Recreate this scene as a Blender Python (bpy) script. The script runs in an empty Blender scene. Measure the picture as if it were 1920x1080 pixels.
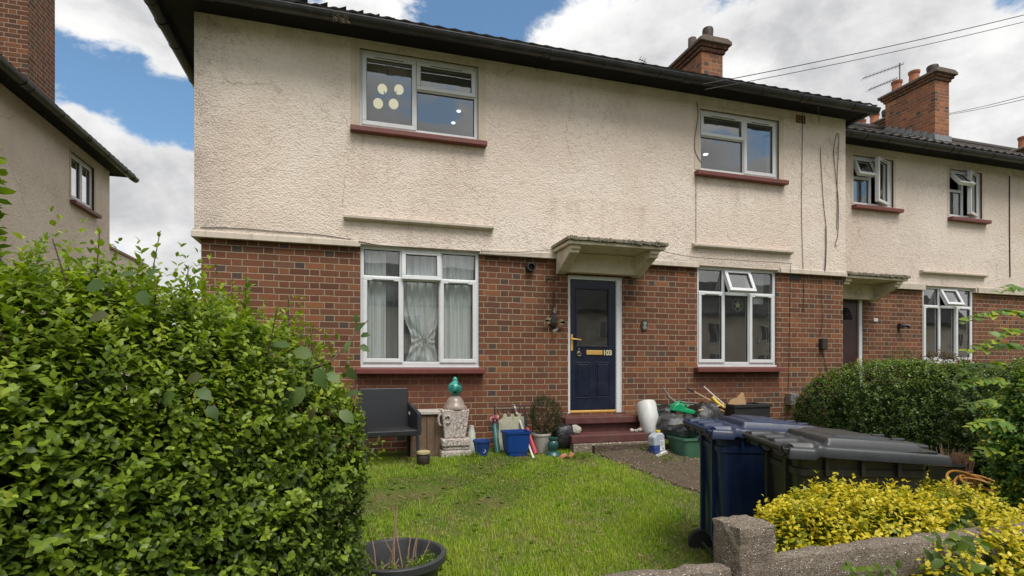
import bpy, math, random
import numpy as np
from mathutils import Vector, Matrix
R = math.radians
rnd = random.Random(7)
SC = bpy.context.scene
COL = SC.collection

# ------------------------------------------------------------------ camera
CAM = Vector((0.0, -7.0, 1.55))
YAW = R(16.45); ST, CT = math.sin(YAW), math.cos(YAW)
FPX = 1016.0; HY = 692.0
cd = bpy.data.cameras.new('camera'); cam = bpy.data.objects.new('camera', cd); COL.objects.link(cam)
cam.location = CAM; cam.rotation_euler = (R(90), 0, -YAW)
cd.sensor_width = 36.0; cd.lens = FPX / 1920 * 36.0
cd.shift_y = (HY - 540) / 1920.0
cd.clip_start = 0.05; cd.clip_end = 3000
SC.camera = cam

# ------------------------------------------------------------------ light
SUN_DIR = Vector((0.10, -0.50, 0.86)).normalized()
EXPOSURE = 0.34
SC.view_settings.view_transform = 'Standard'; SC.view_settings.look = 'None'
SC.view_settings.exposure = EXPOSURE; SC.view_settings.gamma = 1.0
sl = bpy.data.lights.new('sun', 'SUN'); sl.energy = 2.8; sl.angle = R(32); sl.color = (1.0, 0.965, 0.92)
so = bpy.data.objects.new('sun', sl); COL.objects.link(so)
so.rotation_euler = SUN_DIR.to_track_quat('Z', 'Y').to_euler()

def pdir(px, py, back=False):
    u = (px - 960) / FPX; v = (HY - py) / FPX
    d = Vector((ST + u * CT, CT - u * ST, v)).normalized()
    if back: d.y = -d.y
    return d

world = bpy.data.worlds.new('World'); SC.world = world; world.use_nodes = True
GAPK = 0.84
def build_world():
    nt = world.node_tree; nt.nodes.clear(); L = nt.links.new
    def N(t, **k):
        n = nt.nodes.new(t)
        for a, b in k.items(): setattr(n, a, b)
        return n
    def M(op, a, b=None, c=None, clamp=False):
        n = N('ShaderNodeMath', operation=op, use_clamp=clamp)
        for i, s in enumerate((a, b, c)):
            if s is None: continue
            if isinstance(s, (int, float)): n.inputs[i].default_value = s
            else: L(s, n.inputs[i])
        return n.outputs[0]
    out = N('ShaderNodeOutputWorld'); bg = N('ShaderNodeBackground'); bg.inputs['Strength'].default_value = 0.1
    sky = N('ShaderNodeTexSky', sky_type='NISHITA'); sky.sun_disc = False
    sky.sun_elevation = math.asin(SUN_DIR.z); sky.sun_rotation = math.atan2(SUN_DIR.x, SUN_DIR.y)
    sky.air_density = 1.0; sky.dust_density = 1.5; sky.ozone_density = 1.5
    tc = N('ShaderNodeTexCoord'); d = tc.outputs['Generated']
    sep = N('ShaderNodeSeparateXYZ'); L(d, sep.inputs[0])
    mp = N('ShaderNodeMapping'); mp.inputs['Scale'].default_value = (1.0, 1.0, 1.7); mp.inputs['Location'].default_value = (3.1, 1.7, 0.4)
    L(d, mp.inputs[0])
    def noise(scale, det, rough, lac=2.0, dist=0.0, off=None):
        n = N('ShaderNodeTexNoise'); n.inputs['Scale'].default_value = scale; n.inputs['Detail'].default_value = det
        n.inputs['Roughness'].default_value = rough; n.inputs['Lacunarity'].default_value = lac; n.inputs['Distortion'].default_value = dist
        if off:
            m2 = N('ShaderNodeMapping'); m2.inputs['Location'].default_value = off; L(mp.outputs[0], m2.inputs[0]); L(m2.outputs[0], n.inputs['Vector'])
        else: L(mp.outputs[0], n.inputs['Vector'])
        return n.outputs['Fac']
    base = noise(2.6, 10, 0.58, dist=0.15)
    puff = noise(6.5, 10, 0.62, off=(5, 2, 1), dist=.3); wisp = noise(17, 8, .65, off=(2, 7, 3), dist=.5)
    cov = M('ADD', M('ADD', M('MULTIPLY', base, 1.5), -.25), M('MULTIPLY', puff, 0.75)); cov = M('ADD', cov, -.15)
    cov = M('ADD', M('ADD', cov, M('MULTIPLY', wisp, .40)), -0.10)
    # openings of blue in the cloud cover, given by direction
    gaps = [(170, 130, 0.06, .62), (225, 165, .085, .66), (295, 220, .09, .66), (350, 260, .07, .62), (140, 190, .05, .5), (225, 215, .05, .5), (860, 25, 0.07, .62), (930, 10, .09, .62), (1010, 25, .055, .55), (890, -90, .14, .6),
            (1915, -5, 0.03, .5), (570, -30, .05, .35)]
    bgaps = [(862, 150, 0.040, .55), (838, 205, .022, .5), (1450, 245, 0.028, .5), (1352, 232, .022, .45), (1603, 355, .02, .5), (700, -300, .3, .4), (200, 100, .3, .35)]
    gap = None
    for back, lst in ((False, gaps), (True, bgaps)):
        for px, py, r, w in lst:
            g = pdir(px, py, back)
            vm = N('ShaderNodeVectorMath', operation='DISTANCE'); L(d, vm.inputs[0]); vm.inputs[1].default_value = g
            mr = N('ShaderNodeMapRange', interpolation_type='SMOOTHSTEP'); L(vm.outputs['Value'], mr.inputs[0])
            mr.inputs[1].default_value = r * 0.3; mr.inputs[2].default_value = r * 1.6; mr.inputs[3].default_value = w * .66; mr.inputs[4].default_value = 0.0
            gap = mr.outputs[0] if gap is None else M('MAXIMUM', gap, mr.outputs[0])
    cov = M('SUBTRACT', cov, M('MULTIPLY', gap, GAPK))
    for px, py, r, w in ((250, 5, .085, .42), (335, 55, .06, .40), (150, 10, .05, .35), (345, 330, .05, .3), (225, 330, .07, .3), (690, -10, .06, .3), (120, 240, .03, .25), (1040, 60, .04, .2)):
        vm = N('ShaderNodeVectorMath', operation='DISTANCE'); L(d, vm.inputs[0]); vm.inputs[1].default_value = pdir(px, py)
        mr = N('ShaderNodeMapRange', interpolation_type='SMOOTHSTEP'); L(vm.outputs['Value'], mr.inputs[0])
        mr.inputs[1].default_value = 0; mr.inputs[2].default_value = r * 1.6; mr.inputs[3].default_value = w; mr.inputs[4].default_value = 0.0
        cov = M('ADD', cov, mr.outputs[0])
    mask = N('ShaderNodeMapRange', interpolation_type='SMOOTHSTEP'); L(cov, mask.inputs[0])
    mask.inputs[1].default_value = 0.48; mask.inputs[2].default_value = 0.68
    # body of the cloud: bright billows with grey undersides
    sh = noise(3.4, 9, 0.6, off=(1.3, 4.1, 2.12), dist=.2)
    shr = N('ShaderNodeMapRange', interpolation_type='SMOOTHSTEP'); L(sh, shr.inputs[0]); shr.inputs[1].default_value = 0.36; shr.inputs[2].default_value = 0.64
    thick = N('ShaderNodeMapRange'); L(cov, thick.inputs[0]); thick.inputs[1].default_value = 0.6; thick.inputs[2].default_value = 0.95
    grey = M('MULTIPLY', shr.outputs[0], M('ADD', M('MULTIPLY', thick.outputs[0], .55), .35), clamp=True)
    cc = N('ShaderNodeMix', data_type='RGBA'); L(grey, cc.inputs['Factor'])
    cc.inputs['A'].default_value = (8.1, 8.05, 8.0, 1); cc.inputs['B'].default_value = (4.0, 4.05, 4.2, 1)
    tint = N('ShaderNodeMix', data_type='RGBA', blend_type='MULTIPLY'); tint.inputs['Factor'].default_value = 1
    L(sky.outputs[0], tint.inputs['A']); tint.inputs['B'].default_value = (1.08, 1.32, 1.36, 1)
    mx = N('ShaderNodeMix', data_type='RGBA'); L(mask.outputs[0], mx.inputs['Factor']); L(tint.outputs['Result'], mx.inputs['A']); L(cc.outputs['Result'], mx.inputs['B'])
    L(mx.outputs['Result'], bg.inputs['Color']); L(bg.outputs[0], out.inputs[0])
build_world()

# ------------------------------------------------------------------ helpers
def W(px, py, yw=0.0):
    u = (px - 960) / FPX; v = (HY - py) / FPX
    t = (yw - CAM.y) / (CT - u * ST)
    return Vector((t * (ST + u * CT), yw, CAM.z + v * t))
def WX(px, py, xw):
    u = (px - 960) / FPX; v = (HY - py) / FPX
    t = (xw - CAM.x) / (ST + u * CT)
    return Vector((xw, CAM.y + t * (CT - u * ST), CAM.z + v * t))
def WT(px, py, t):
    u = (px - 960) / FPX; v = (HY - py) / FPX
    return Vector((CAM.x + t * (ST + u * CT), CAM.y + t * (CT - u * ST), CAM.z + v * t))
def gz(y):
    if y > -0.5: return 0.5
    if y > -4.4: return 0.5 + (y + 0.5) * (0.4 / 3.9)
    return 0.1

class MB:
    def __init__(s): s.v = []; s.f = []
    def add(s, vs, fs):
        n = len(s.v); s.v += [tuple(v) for v in vs]; s.f += [tuple(i + n for i in f) for f in fs]; return s
    def box(s, x0, x1, y0, y1, z0, z1, M=None):
        vs = [(x, y, z) for z in (z0, z1) for y in (y0, y1) for x in (x0, x1)]
        if M is not None: vs = [M @ Vector(v) for v in vs]
        return s.add(vs, [(0, 2, 3, 1), (4, 5, 7, 6), (0, 1, 5, 4), (2, 6, 7, 3), (0, 4, 6, 2), (1, 3, 7, 5)])
    def prism(s, poly, a, b, axis='y', M=None):
        """poly: 2-D outline, extruded from a to b along axis"""
        n = len(poly)
        def P(p, t):
            v = {'y': (p[0], t, p[1]), 'x': (t, p[0], p[1]), 'z': (p[0], p[1], t)}[axis]
            return Vector(v) if M is None else M @ Vector(v)
        vs = [P(p, a) for p in poly] + [P(p, b) for p in poly]
        fs = [(i, (i + 1) % n, n + (i + 1) % n, n + i) for i in range(n)]
        fs += [tuple(range(n))[::-1], tuple(range(n, 2 * n))]
        return s.add(vs, fs)
    def tube(s, pts, r, seg=8, cap=True):
        pts = [Vector(p) for p in pts]; n = len(pts); rs = r if isinstance(r, (list, tuple)) else [r] * n
        vs = []; up = None
        for i, p in enumerate(pts):
            d = (pts[min(i + 1, n - 1)] - pts[max(i - 1, 0)]).normalized()
            if up is None:
                up = Vector((0, 0, 1)) if abs(d.z) < .9 else Vector((1, 0, 0))
            a = d.cross(up).normalized(); b = a.cross(d).normalized(); up = b
            vs += [p + (a * math.cos(2 * math.pi * k / seg) + b * math.sin(2 * math.pi * k / seg)) * rs[i] for k in range(seg)]
        fs = [(i * seg + k, i * seg + (k + 1) % seg, (i + 1) * seg + (k + 1) % seg, (i + 1) * seg + k) for i in range(n - 1) for k in range(seg)]
        if cap: fs += [tuple(range(seg))[::-1], tuple(range((n - 1) * seg, n * seg))]
        return s.add(vs, fs)
    def lathe(s, prof, c=(0, 0, 0), seg=24, M=None, cap=True):
        c = Vector(c); vs = []; n = len(prof)
        for r, z in prof:
            for k in range(seg):
                a = 2 * math.pi * k / seg; p = Vector((r * math.cos(a), r * math.sin(a), z))
                vs.append((M @ p if M is not None else p) + c)
        fs = [(i * seg + k, i * seg + (k + 1) % seg, (i + 1) * seg + (k + 1) % seg, (i + 1) * seg + k) for i in range(n - 1) for k in range(seg)]
        if cap: fs += [tuple(range(seg))[::-1], tuple(range((n - 1) * seg, n * seg))]
        return s.add(vs, fs)
    def grid(s, fn, nu, nv):
        vs = [fn(i / nu, j / nv) for j in range(nv + 1) for i in range(nu + 1)]
        return s.add(vs, [(j * (nu + 1) + i, j * (nu + 1) + i + 1, (j + 1) * (nu + 1) + i + 1, (j + 1) * (nu + 1) + i) for j in range(nv) for i in range(nu)])
    def build(s, name, mat, parent=None, smooth=False, bevel=0, seg=2, loc=None):
        off = Vector((0, 0, 0))
        if parent is not None:
            p = parent
            while p.parent: p = p.parent
            off = p.location
        elif loc is not None: off = Vector(loc)
        me = bpy.data.meshes.new(name)
        me.from_pydata([tuple(Vector(v) - off) for v in s.v], [], s.f); me.update()
        o = bpy.data.objects.new(name, me); COL.objects.link(o)
        if parent is not None: o.parent = parent
        elif loc is not None: o.location = off
        if mat: me.materials.append(mat)
        if smooth:
            me.polygons.foreach_set('use_smooth', [True] * len(me.polygons))
            try: me.set_sharp_from_angle(angle=R(38))
            except Exception: pass
        if bevel:
            b = o.modifiers.new('bevel', 'BEVEL'); b.width = bevel; b.segments = seg; b.limit_method = 'ANGLE'; b.angle_limit = R(35)
            if hasattr(b, 'harden_normals'): b.harden_normals = False
        return o

def tag(o, label=None, cat=None, group=None, kind=None):
    if label: o['label'] = label
    if cat: o['category'] = cat
    if group: o['group'] = group
    if kind: o['kind'] = kind
    return o
def thing(name, loc, label, cat, group=None, rz=0):
    o = bpy.data.objects.new(name, None); COL.objects.link(o); o.empty_display_size = .1
    o.location = loc; o.rotation_euler = (0, 0, rz)
    return tag(o, label, cat, group)

# ------------------------------------------------------------------ materials
def newmat(name):
    m = bpy.data.materials.new(name); m.use_nodes = True; nt = m.node_tree; nt.nodes.clear()
    return m, nt
class NT:
    def __init__(s, nt): s.nt = nt
    def N(s, t, **k):
        n = s.nt.nodes.new(t)
        for a, b in k.items(): setattr(n, a, b)
        return n
    def L(s, a, b): s.nt.links.new(a, b)
    def M(s, op, a, b=None, c=None, clamp=False):
        n = s.N('ShaderNodeMath', operation=op, use_clamp=clamp)
        for i, q in enumerate((a, b, c)):
            if q is None: continue
            if isinstance(q, (int, float)): n.inputs[i].default_value = q
            else: s.L(q, n.inputs[i])
        return n.outputs[0]
    def noise(s, vec, scale, det=5, rough=.6, dist=0):
        n = s.N('ShaderNodeTexNoise'); n.inputs['Scale'].default_value = scale; n.inputs['Detail'].default_value = det
        n.inputs['Roughness'].default_value = rough; n.inputs['Distortion'].default_value = dist
        if vec is not None: s.L(vec, n.inputs['Vector'])
        return n.outputs['Fac']
    def ramp(s, fac, stops, interp='LINEAR'):
        n = s.N('ShaderNodeValToRGB'); n.color_ramp.interpolation = interp
        e = n.color_ramp.elements
        while len(e) < len(stops): e.new(0.5)
        for i, (p, c) in enumerate(stops):
            e[i].position = p; e[i].color = (*c, 1) if len(c) == 3 else c
        s.L(fac, n.inputs[0]); return n.outputs[0]
    def mr(s, v, a, b, c=0, d=1, smooth=False):
        n = s.N('ShaderNodeMapRange')
        if smooth: n.interpolation_type = 'SMOOTHSTEP'
        s.L(v, n.inputs[0])
        for i, q in enumerate((a, b, c, d)): n.inputs[i + 1].default_value = q
        return n.outputs[0]
    def mix(s, f, a, b, mode='MIX'):
        n = s.N('ShaderNodeMix', data_type='RGBA', blend_type=mode)
        for sock, q in ((n.inputs['Factor'], f), (n.inputs['A'], a), (n.inputs['B'], b)):
            if isinstance(q, (int, float)): sock.default_value = q
            elif isinstance(q, tuple): sock.default_value = (*q, 1) if len(q) == 3 else q
            else: s.L(q, sock)
        return n.outputs['Result']
    def pos(s): return s.N('ShaderNodeNewGeometry').outputs['Position']
    def obj(s): return s.N('ShaderNodeTexCoord').outputs['Object']
    def bump(s, h, strength, dist, nrm=None):
        n = s.N('ShaderNodeBump'); n.inputs['Strength'].default_value = strength; n.inputs['Distance'].default_value = dist
        s.L(h, n.inputs['Height'])
        if nrm is not None: s.L(nrm, n.inputs['Normal'])
        return n.outputs[0]
    def out(s, col, rough=.6, nrm=None, metal=0, spec=.5, **kw):
        b = s.N('ShaderNodeBsdfPrincipled'); o = s.N('ShaderNodeOutputMaterial')
        for k, q in (('Base Color', col), ('Roughness', rough), ('Metallic', metal), ('Specular IOR Level', spec), *kw.items()):
            if isinstance(q, (int, float)): b.inputs[k].default_value = q
            elif isinstance(q, tuple): b.inputs[k].default_value = (*q, 1) if len(q) == 3 else q
            else: s.L(q, b.inputs[k])
        if nrm is not None: s.L(nrm, b.inputs['Normal'])
        s.L(b.outputs[0], o.inputs[0]); return b

def plain(name, col, rough=.5, var=.25, scale=9, bump=.15, bd=.004, metal=0, spec=.5, dirt=None, dirt_amt=.35, streak=False, specks=0):
    """solid material with worn, uneven colour"""
    m, nt = newmat(name); t = NT(nt); v = t.obj()
    n1 = t.noise(v, scale, 6, .65); n2 = t.noise(v, scale * 6, 4, .7)
    f = t.M('ADD', t.M('MULTIPLY', n1, .7), t.M('MULTIPLY', n2, .3))
    hi = tuple(min(1, c * (1 + var)) for c in col); lo = tuple(c * (1 - var) for c in col)
    c = t.ramp(f, [(.32, lo), (.68, hi)])
    if dirt:
        if streak:
            mp = t.N('ShaderNodeMapping'); mp.inputs['Scale'].default_value = (1, 1, .12); t.L(v, mp.inputs[0]); dn = t.noise(mp.outputs[0], 14, 6, .7)
        else: dn = t.noise(v, 3.1, 8, .7)
        c = t.mix(t.mr(dn, .48, .72, 0, dirt_amt, True), c, dirt)
    if specks:
        mp3 = t.N('ShaderNodeMapping'); mp3.inputs['Scale'].default_value = (1, 1, .45); t.L(v, mp3.inputs[0]); vv = t.N('ShaderNodeTexVoronoi'); vv.inputs['Scale'].default_value = 20; t.L(mp3.outputs[0], vv.inputs['Vector'])
        sc_ = t.N('ShaderNodeSeparateColor'); t.L(vv.outputs['Color'], sc_.inputs[0])
        sp_ = t.M('MULTIPLY', t.mr(vv.outputs['Distance'], .05, .16, 1, 0), t.M('GREATER_THAN', sc_.outputs[0], .90)); c = t.mix(t.M('MULTIPLY', sp_, specks), c, (.30, .30, .28))
    r = t.mr(f, .3, .7, max(.02, rough - .12), min(1, rough + .12))
    t.out(c, r, t.bump(f, bump, bd), metal, spec)
    return m

def brick_mat(name, warm=0.0, tone=1.0):
    m, nt = newmat(name); t = NT(nt); v = t.pos()
    # slight wobble so that the courses are not ruled lines
    wob = t.N('ShaderNodeTexNoise'); wob.inputs['Scale'].default_value = 5; wob.inputs['Detail'].default_value = 3; t.L(v, wob.inputs['Vector'])
    vm = t.N('ShaderNodeVectorMath', operation='MULTIPLY_ADD'); t.L(wob.outputs['Color'], vm.inputs[0]); vm.inputs[1].default_value = (.012, .012, .010); t.L(v, vm.inputs[2])
    sp = t.N('ShaderNodeSeparateXYZ'); t.L(vm.outputs[0], sp.inputs[0])
    x = t.M('ADD', sp.outputs[0], sp.outputs[1]); z = sp.outputs[2]
    H = .0793; P = .345; S = .230; mt = .0105
    zz = t.M('DIVIDE', z, H); row = t.M('FLOOR', zz); fz = t.M('MULTIPLY', t.M('SUBTRACT', zz, row), H)
    odd = t.M('MODULO', t.M('ADD', row, 400), 2)
    xs = t.M('ADD', t.M('ADD', x, 50), t.M('MULTIPLY', odd, P * .5))
    cx = t.M('DIVIDE', xs, P); cell = t.M('FLOOR', cx); fx = t.M('MULTIPLY', t.M('SUBTRACT', cx, cell), P)
    isH = t.M('GREATER_THAN', fx, S)
    dx = t.M('MINIMUM', t.M('MINIMUM', fx, t.M('ABSOLUTE', t.M('SUBTRACT', fx, S))), t.M('SUBTRACT', P, fx))
    dz = t.M('MINIMUM', fz, t.M('SUBTRACT', H, fz))
    dd = t.M('MINIMUM', dx, dz)
    rag = t.noise(v, 55, 4, .7)
    dd = t.M('ADD', dd, t.M('MULTIPLY', t.M('SUBTRACT', rag, .5), .008))
    brick = t.mr(dd, mt * .35, mt * .72, 0, 1, True)
    cid = t.N('ShaderNodeCombineXYZ'); t.L(t.M('ADD', t.M('MULTIPLY', cell, 2), isH), cid.inputs[0]); t.L(row, cid.inputs[1]); t.L(isH, cid.inputs[2])
    wn = t.N('ShaderNodeTexWhiteNoise', noise_dimensions='3D'); t.L(cid.outputs[0], wn.inputs['Vector'])
    k = tone
    col = t.ramp(wn.outputs['Value'], [(0, (.13*k, .052*k, .028*k)), (.18, (.19*k, .069*k, .035*k)), (.4, (.24*k, .087*k, .042*k)), (.6, (.155*k, .066*k, .037*k)), (.8, (.29*k, .104*k, .045*k)), (.95, (.36*k, .142*k, .055*k)), (1, (.20*k, .085*k, .048*k))])
    wn2 = t.N('ShaderNodeSeparateColor'); t.L(wn.outputs['Color'], wn2.inputs[0])
    # dark vitrified headers
    dark = t.M('MULTIPLY', t.M('GREATER_THAN', wn2.outputs[0], .87), t.M('ADD', t.M('MULTIPLY', isH, .9), t.M('MULTIPLY', t.M('GREATER_THAN', wn2.outputs[1], .8), .45)), clamp=True)
    col = t.mix(dark, col, (.052, .046, .044))
    grain = t.noise(v, 130, 3, .7); big = t.noise(v, 1.1, 5, .6)
    col = t.mix(t.mr(grain, .35, .75, 0, .35), col, (.11*k, .055*k, .035*k))
    col = t.mix(t.mr(big, .42, .72, 0, .30, True), col, (.13*k, .07*k, .05*k))
    col = t.mix(.08, col, (.15*k, .105*k, .08*k))
    mort = t.mix(t.noise(v, 9, 5, .6), (.25, .185, .125), (.38, .29, .20))
    col = t.mix(brick, mort, col)
    wz = t.N('ShaderNodeSeparateXYZ'); t.L(v, wz.inputs[0])
    def rect(a, b, c_, d_): return t.M('MULTIPLY', t.M('MULTIPLY', t.mr(wz.outputs[0], a - .04, a + .04, 0, 1, True), t.mr(wz.outputs[0], b - .04, b + .04, 1, 0, True)), t.M('MULTIPLY', t.mr(wz.outputs[2], c_ - .05, c_ + .05, 0, 1, True), t.mr(wz.outputs[2], d_ - .03, d_ + .03, 1, 0, True)))
    wash = t.M('MULTIPLY', t.M('ADD', rect(-.05, 1.7, 1.14, 1.55), rect(4.95, 6.5, 1.18, 1.58)), t.mr(t.noise(v, 4, 6, .7), .25, .6, .15, .65, True))
    col = t.mix(wash, col, (.15, .055, .035))
    soot = t.noise(v, 2.3, 7, .65)
    col = t.mix(t.mr(soot, .56, .78, 0, .5, True), col, (.06, .042, .034))
    h = t.M('ADD', brick, t.M('ADD', t.M('MULTIPLY', grain, .25), t.M('MULTIPLY', wn2.outputs[2], .25)))
    t.out(col, .88, t.bump(h, .9, .006), spec=.25)
    return m

def stucco_mat(name, tint=(.74, .645, .56), stain=.5, coarse=.78):
    m, nt = newmat(name); t = NT(nt); v = t.pos()
    vo = t.N('ShaderNodeTexVoronoi', feature='SMOOTH_F1'); vo.inputs['Scale'].default_value = 42 / coarse; vo.inputs['Randomness'].default_value = 1
    wv = t.N('ShaderNodeTexNoise'); wv.inputs['Scale'].default_value = 22; wv.inputs['Detail'].default_value = 3; t.L(v, wv.inputs['Vector'])
    vm = t.N('ShaderNodeVectorMath', operation='MULTIPLY_ADD'); t.L(wv.outputs['Color'], vm.inputs[0]); vm.inputs[1].default_value = (.05, .05, .03); t.L(v, vm.inputs[2])
    t.L(vm.outputs[0], vo.inputs['Vector'])
    lump = t.mr(vo.outputs['Distance'], .1, .62, 1, 0)
    mid = t.noise(vm.outputs[0], 15 / coarse, 5, .62, .4); fine = t.noise(v, 90, 3, .7)
    h = t.M('ADD', t.M('ADD', t.M('MULTIPLY', lump, .5), t.M('MULTIPLY', mid, 1.1)), t.M('MULTIPLY', fine, .25))
    big = t.noise(v, .55, 6, .6, .3); med = t.noise(v, 2.2, 6, .65)
    c = t.mix(t.mr(big, .35, .68, 0, 1, True), tuple(x * 1.05 for x in tint), (tint[0] * .91, tint[1] * .87, tint[2] * .85))
    c = t.mix(t.mr(med, .5, .75, 0, .35 * stain, True), c, (tint[0] * .74, tint[1] * .64, tint[2] * .60))
    # grime held in the hollows between the lumps
    pit = t.mr(t.M('ADD', t.M('MULTIPLY', mid, .75), t.M('MULTIPLY', lump, .25)), .28, .50, .55, 0, True)
    patch = t.mr(t.noise(v, .8, 5, .7), .35, .7, .25, .95, True)
    c = t.mix(t.M('MULTIPLY', pit, patch), c, (tint[0] * .42, tint[1] * .38, tint[2] * .34))
    sp = t.N('ShaderNodeSeparateXYZ'); t.L(v, sp.inputs[0])
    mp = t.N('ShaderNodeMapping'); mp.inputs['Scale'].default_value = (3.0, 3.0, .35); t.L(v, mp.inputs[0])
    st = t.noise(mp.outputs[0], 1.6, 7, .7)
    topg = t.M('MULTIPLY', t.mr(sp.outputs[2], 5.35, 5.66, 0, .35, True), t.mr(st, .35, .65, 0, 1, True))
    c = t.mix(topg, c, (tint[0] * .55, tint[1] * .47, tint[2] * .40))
    # weathered corner of the end house
    cor = t.M('MULTIPLY', t.M('MULTIPLY', t.mr(sp.outputs[0], -1.74, -1.15, 1, 0, True), t.mr(fine, .40, .62, 0, 1, True)), t.mr(med, .30, .6, .2, 1))
    c = t.mix(t.M('MULTIPLY', cor, t.mr(sp.outputs[0], -2.2, -2.1, 0, .75)), c, (.10, .09, .075))
    # rain runs under the sills and ledges, greenish grime by the door hood
    def rect(a, b, c_, d_): return t.M('MULTIPLY', t.M('MULTIPLY', t.mr(sp.outputs[0], a - .05, a + .05, 0, 1, True), t.mr(sp.outputs[0], b - .05, b + .05, 1, 0, True)), t.M('MULTIPLY', t.mr(sp.outputs[2], c_, d_, 0, 1), t.mr(sp.outputs[2], d_ - .01, d_ + .03, 1, 0)))
    runs = t.M('ADD', t.M('ADD', rect(-.05, 1.72, 3.5, 4.5), rect(4.9, 6.55, 3.5, 4.46)), t.M('ADD', rect(-.1, 1.8, 3.05, 3.40), rect(2.6, 4.1, 3.15, 3.9)))
    c = t.mix(t.M('MULTIPLY', runs, t.mr(st, .42, .75, 0, .5, True)), c, (tint[0] * .55, tint[1] * .44, tint[2] * .38))
    crack = t.N('ShaderNodeTexVoronoi', feature='DISTANCE_TO_EDGE'); crack.inputs['Scale'].default_value = .55
    cw = t.N('ShaderNodeTexNoise'); cw.inputs['Scale'].default_value = 3; cw.inputs['Detail'].default_value = 6; t.L(v, cw.inputs['Vector'])
    cv = t.N('ShaderNodeVectorMath', operation='MULTIPLY_ADD'); t.L(cw.outputs['Color'], cv.inputs[0]); cv.inputs[1].default_value = (.35,) * 3; t.L(v, cv.inputs[2]); t.L(cv.outputs[0], crack.inputs['Vector'])
    c = t.mix(t.M('MULTIPLY', t.mr(crack.outputs['Distance'], .0, .006, .55, 0, True), t.mr(med, .45, .6, 0, 1, True)), c, (tint[0] * .38, tint[1] * .33, tint[2] * .28))
    # damp brown runs on the lower part
    low = t.M('MULTIPLY', t.mr(sp.outputs[2], 3.9, 3.15, 0, 1, True), t.mr(st, .5, .72, 0, .5 * stain, True))
    c = t.mix(low, c, (tint[0] * .62, tint[1] * .52, tint[2] * .44))
    t.out(c, .93, t.bump(h, .62, .018), spec=.15)
    return m

def concrete_mat(name, a=(.11, .088, .067), b=(.25, .205, .16), scale=150, bump=1.0, moss=.3, st=1.2):
    """exposed aggregate"""
    m, nt = newmat(name); t = NT(nt); v = t.obj()
    vo = t.N('ShaderNodeTexVoronoi'); vo.inputs['Scale'].default_value = scale; t.L(v, vo.inputs['Vector'])
    sc = t.N('ShaderNodeSeparateColor'); t.L(vo.outputs['Color'], sc.inputs[0])
    stone = t.ramp(sc.outputs[0], [(0, (.07*st, .06*st, .05*st)), (.45, (.15*st, .12*st, .09*st)), (.7, (.26*st, .21*st, .17*st)), (.88, (.48*st, .43*st, .37*st)), (1, (.68*st, .64*st, .58*st))])
    show = t.M('MULTIPLY', t.mr(vo.outputs['Distance'], .25, .5, 1, 0, True), t.mr(t.noise(v, 18, 5, .7), .30, .5, 0, 1, True))
    base = t.mix(t.noise(v, 6, 7, .7), a, b)
    c = t.mix(show, base, stone)
    dk = t.noise(v, 26, 6, .75)
    c = t.mix(t.mr(dk, .55, .75, 0, .7, True), c, (.06, .05, .04))
    c = t.mix(t.mr(t.noise(v, 3, 5, .6), .5, .75, 0, moss, True), c, (.09, .09, .04))
    h = t.M('ADD', t.M('MULTIPLY', show, .8), t.M('MULTIPLY', dk, -1.0))
    t.out(c, .92, t.bump(h, bump, .006), spec=.2)
    return m

def leaf_mat(name, cols, trans=.35, rough=.42, spec=.45):
    """cols: ramp over the per-leaf tone attribute"""
    m, nt = newmat(name); t = NT(nt)
    at = t.N('ShaderNodeAttribute', attribute_name='tone'); f = at.outputs['Fac']
    c = t.ramp(f, cols)
    vn = t.noise(t.obj(), 60, 3, .6)
    c = t.mix(t.mr(vn, .35, .7, 0, .25), c, t.mix(1.0, c, (.6, .62, .5), 'MULTIPLY'))
    b = t.N('ShaderNodeBsdfPrincipled'); t.L(c, b.inputs['Base Color']); b.inputs['Roughness'].default_value = rough; b.inputs['Specular IOR Level'].default_value = spec
    tr = t.N('ShaderNodeBsdfTranslucent'); t.L(t.mix(1.0, c, (1.25, 1.35, .55), 'MULTIPLY'), tr.inputs[0])
    ms = t.N('ShaderNodeMixShader'); ms.inputs[0].default_value = trans; t.L(b.outputs[0], ms.inputs[1]); t.L(tr.outputs[0], ms.inputs[2])
    o = t.N('ShaderNodeOutputMaterial'); t.L(ms.outputs[0], o.inputs[0])
    return m

def glass_mat(name, tint=(.90, .93, .94), refl=5.2, dirt=.06):
    m, nt = newmat(name); t = NT(nt)
    fr = t.N('ShaderNodeFresnel'); fr.inputs['IOR'].default_value = 1.52
    wob = t.bump(t.noise(t.obj(), 1.3, 2, .5), .06, .05)
    gl = t.N('ShaderNodeBsdfGlossy'); gl.inputs['Roughness'].default_value = .0; t.L(wob, gl.inputs['Normal'])
    tr = t.N('ShaderNodeBsdfTransparent'); tr.inputs[0].default_value = (*tint, 1)
    ms = t.N('ShaderNodeMixShader'); t.L(t.M('MULTIPLY', t.M('MULTIPLY', fr.outputs[0], refl, clamp=True), t.M('SUBTRACT', 1.0, t.N('ShaderNodeNewGeometry').outputs['Backfacing'])), ms.inputs[0]); t.L(tr.outputs[0], ms.inputs[1]); t.L(gl.outputs[0], ms.inputs[2])
    df = t.N('ShaderNodeBsdfDiffuse'); df.inputs[0].default_value = (.5, .5, .48, 1)
    m2 = t.N('ShaderNodeMixShader'); t.L(t.mr(t.noise(t.obj(), 5, 6, .7), .4, .8, dirt * .3, dirt), m2.inputs[0]); t.L(ms.outputs[0], m2.inputs[1]); t.L(df.outputs[0], m2.inputs[2])
    o = t.N('ShaderNodeOutputMaterial'); t.L(m2.outputs[0], o.inputs[0])
    return m

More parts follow.
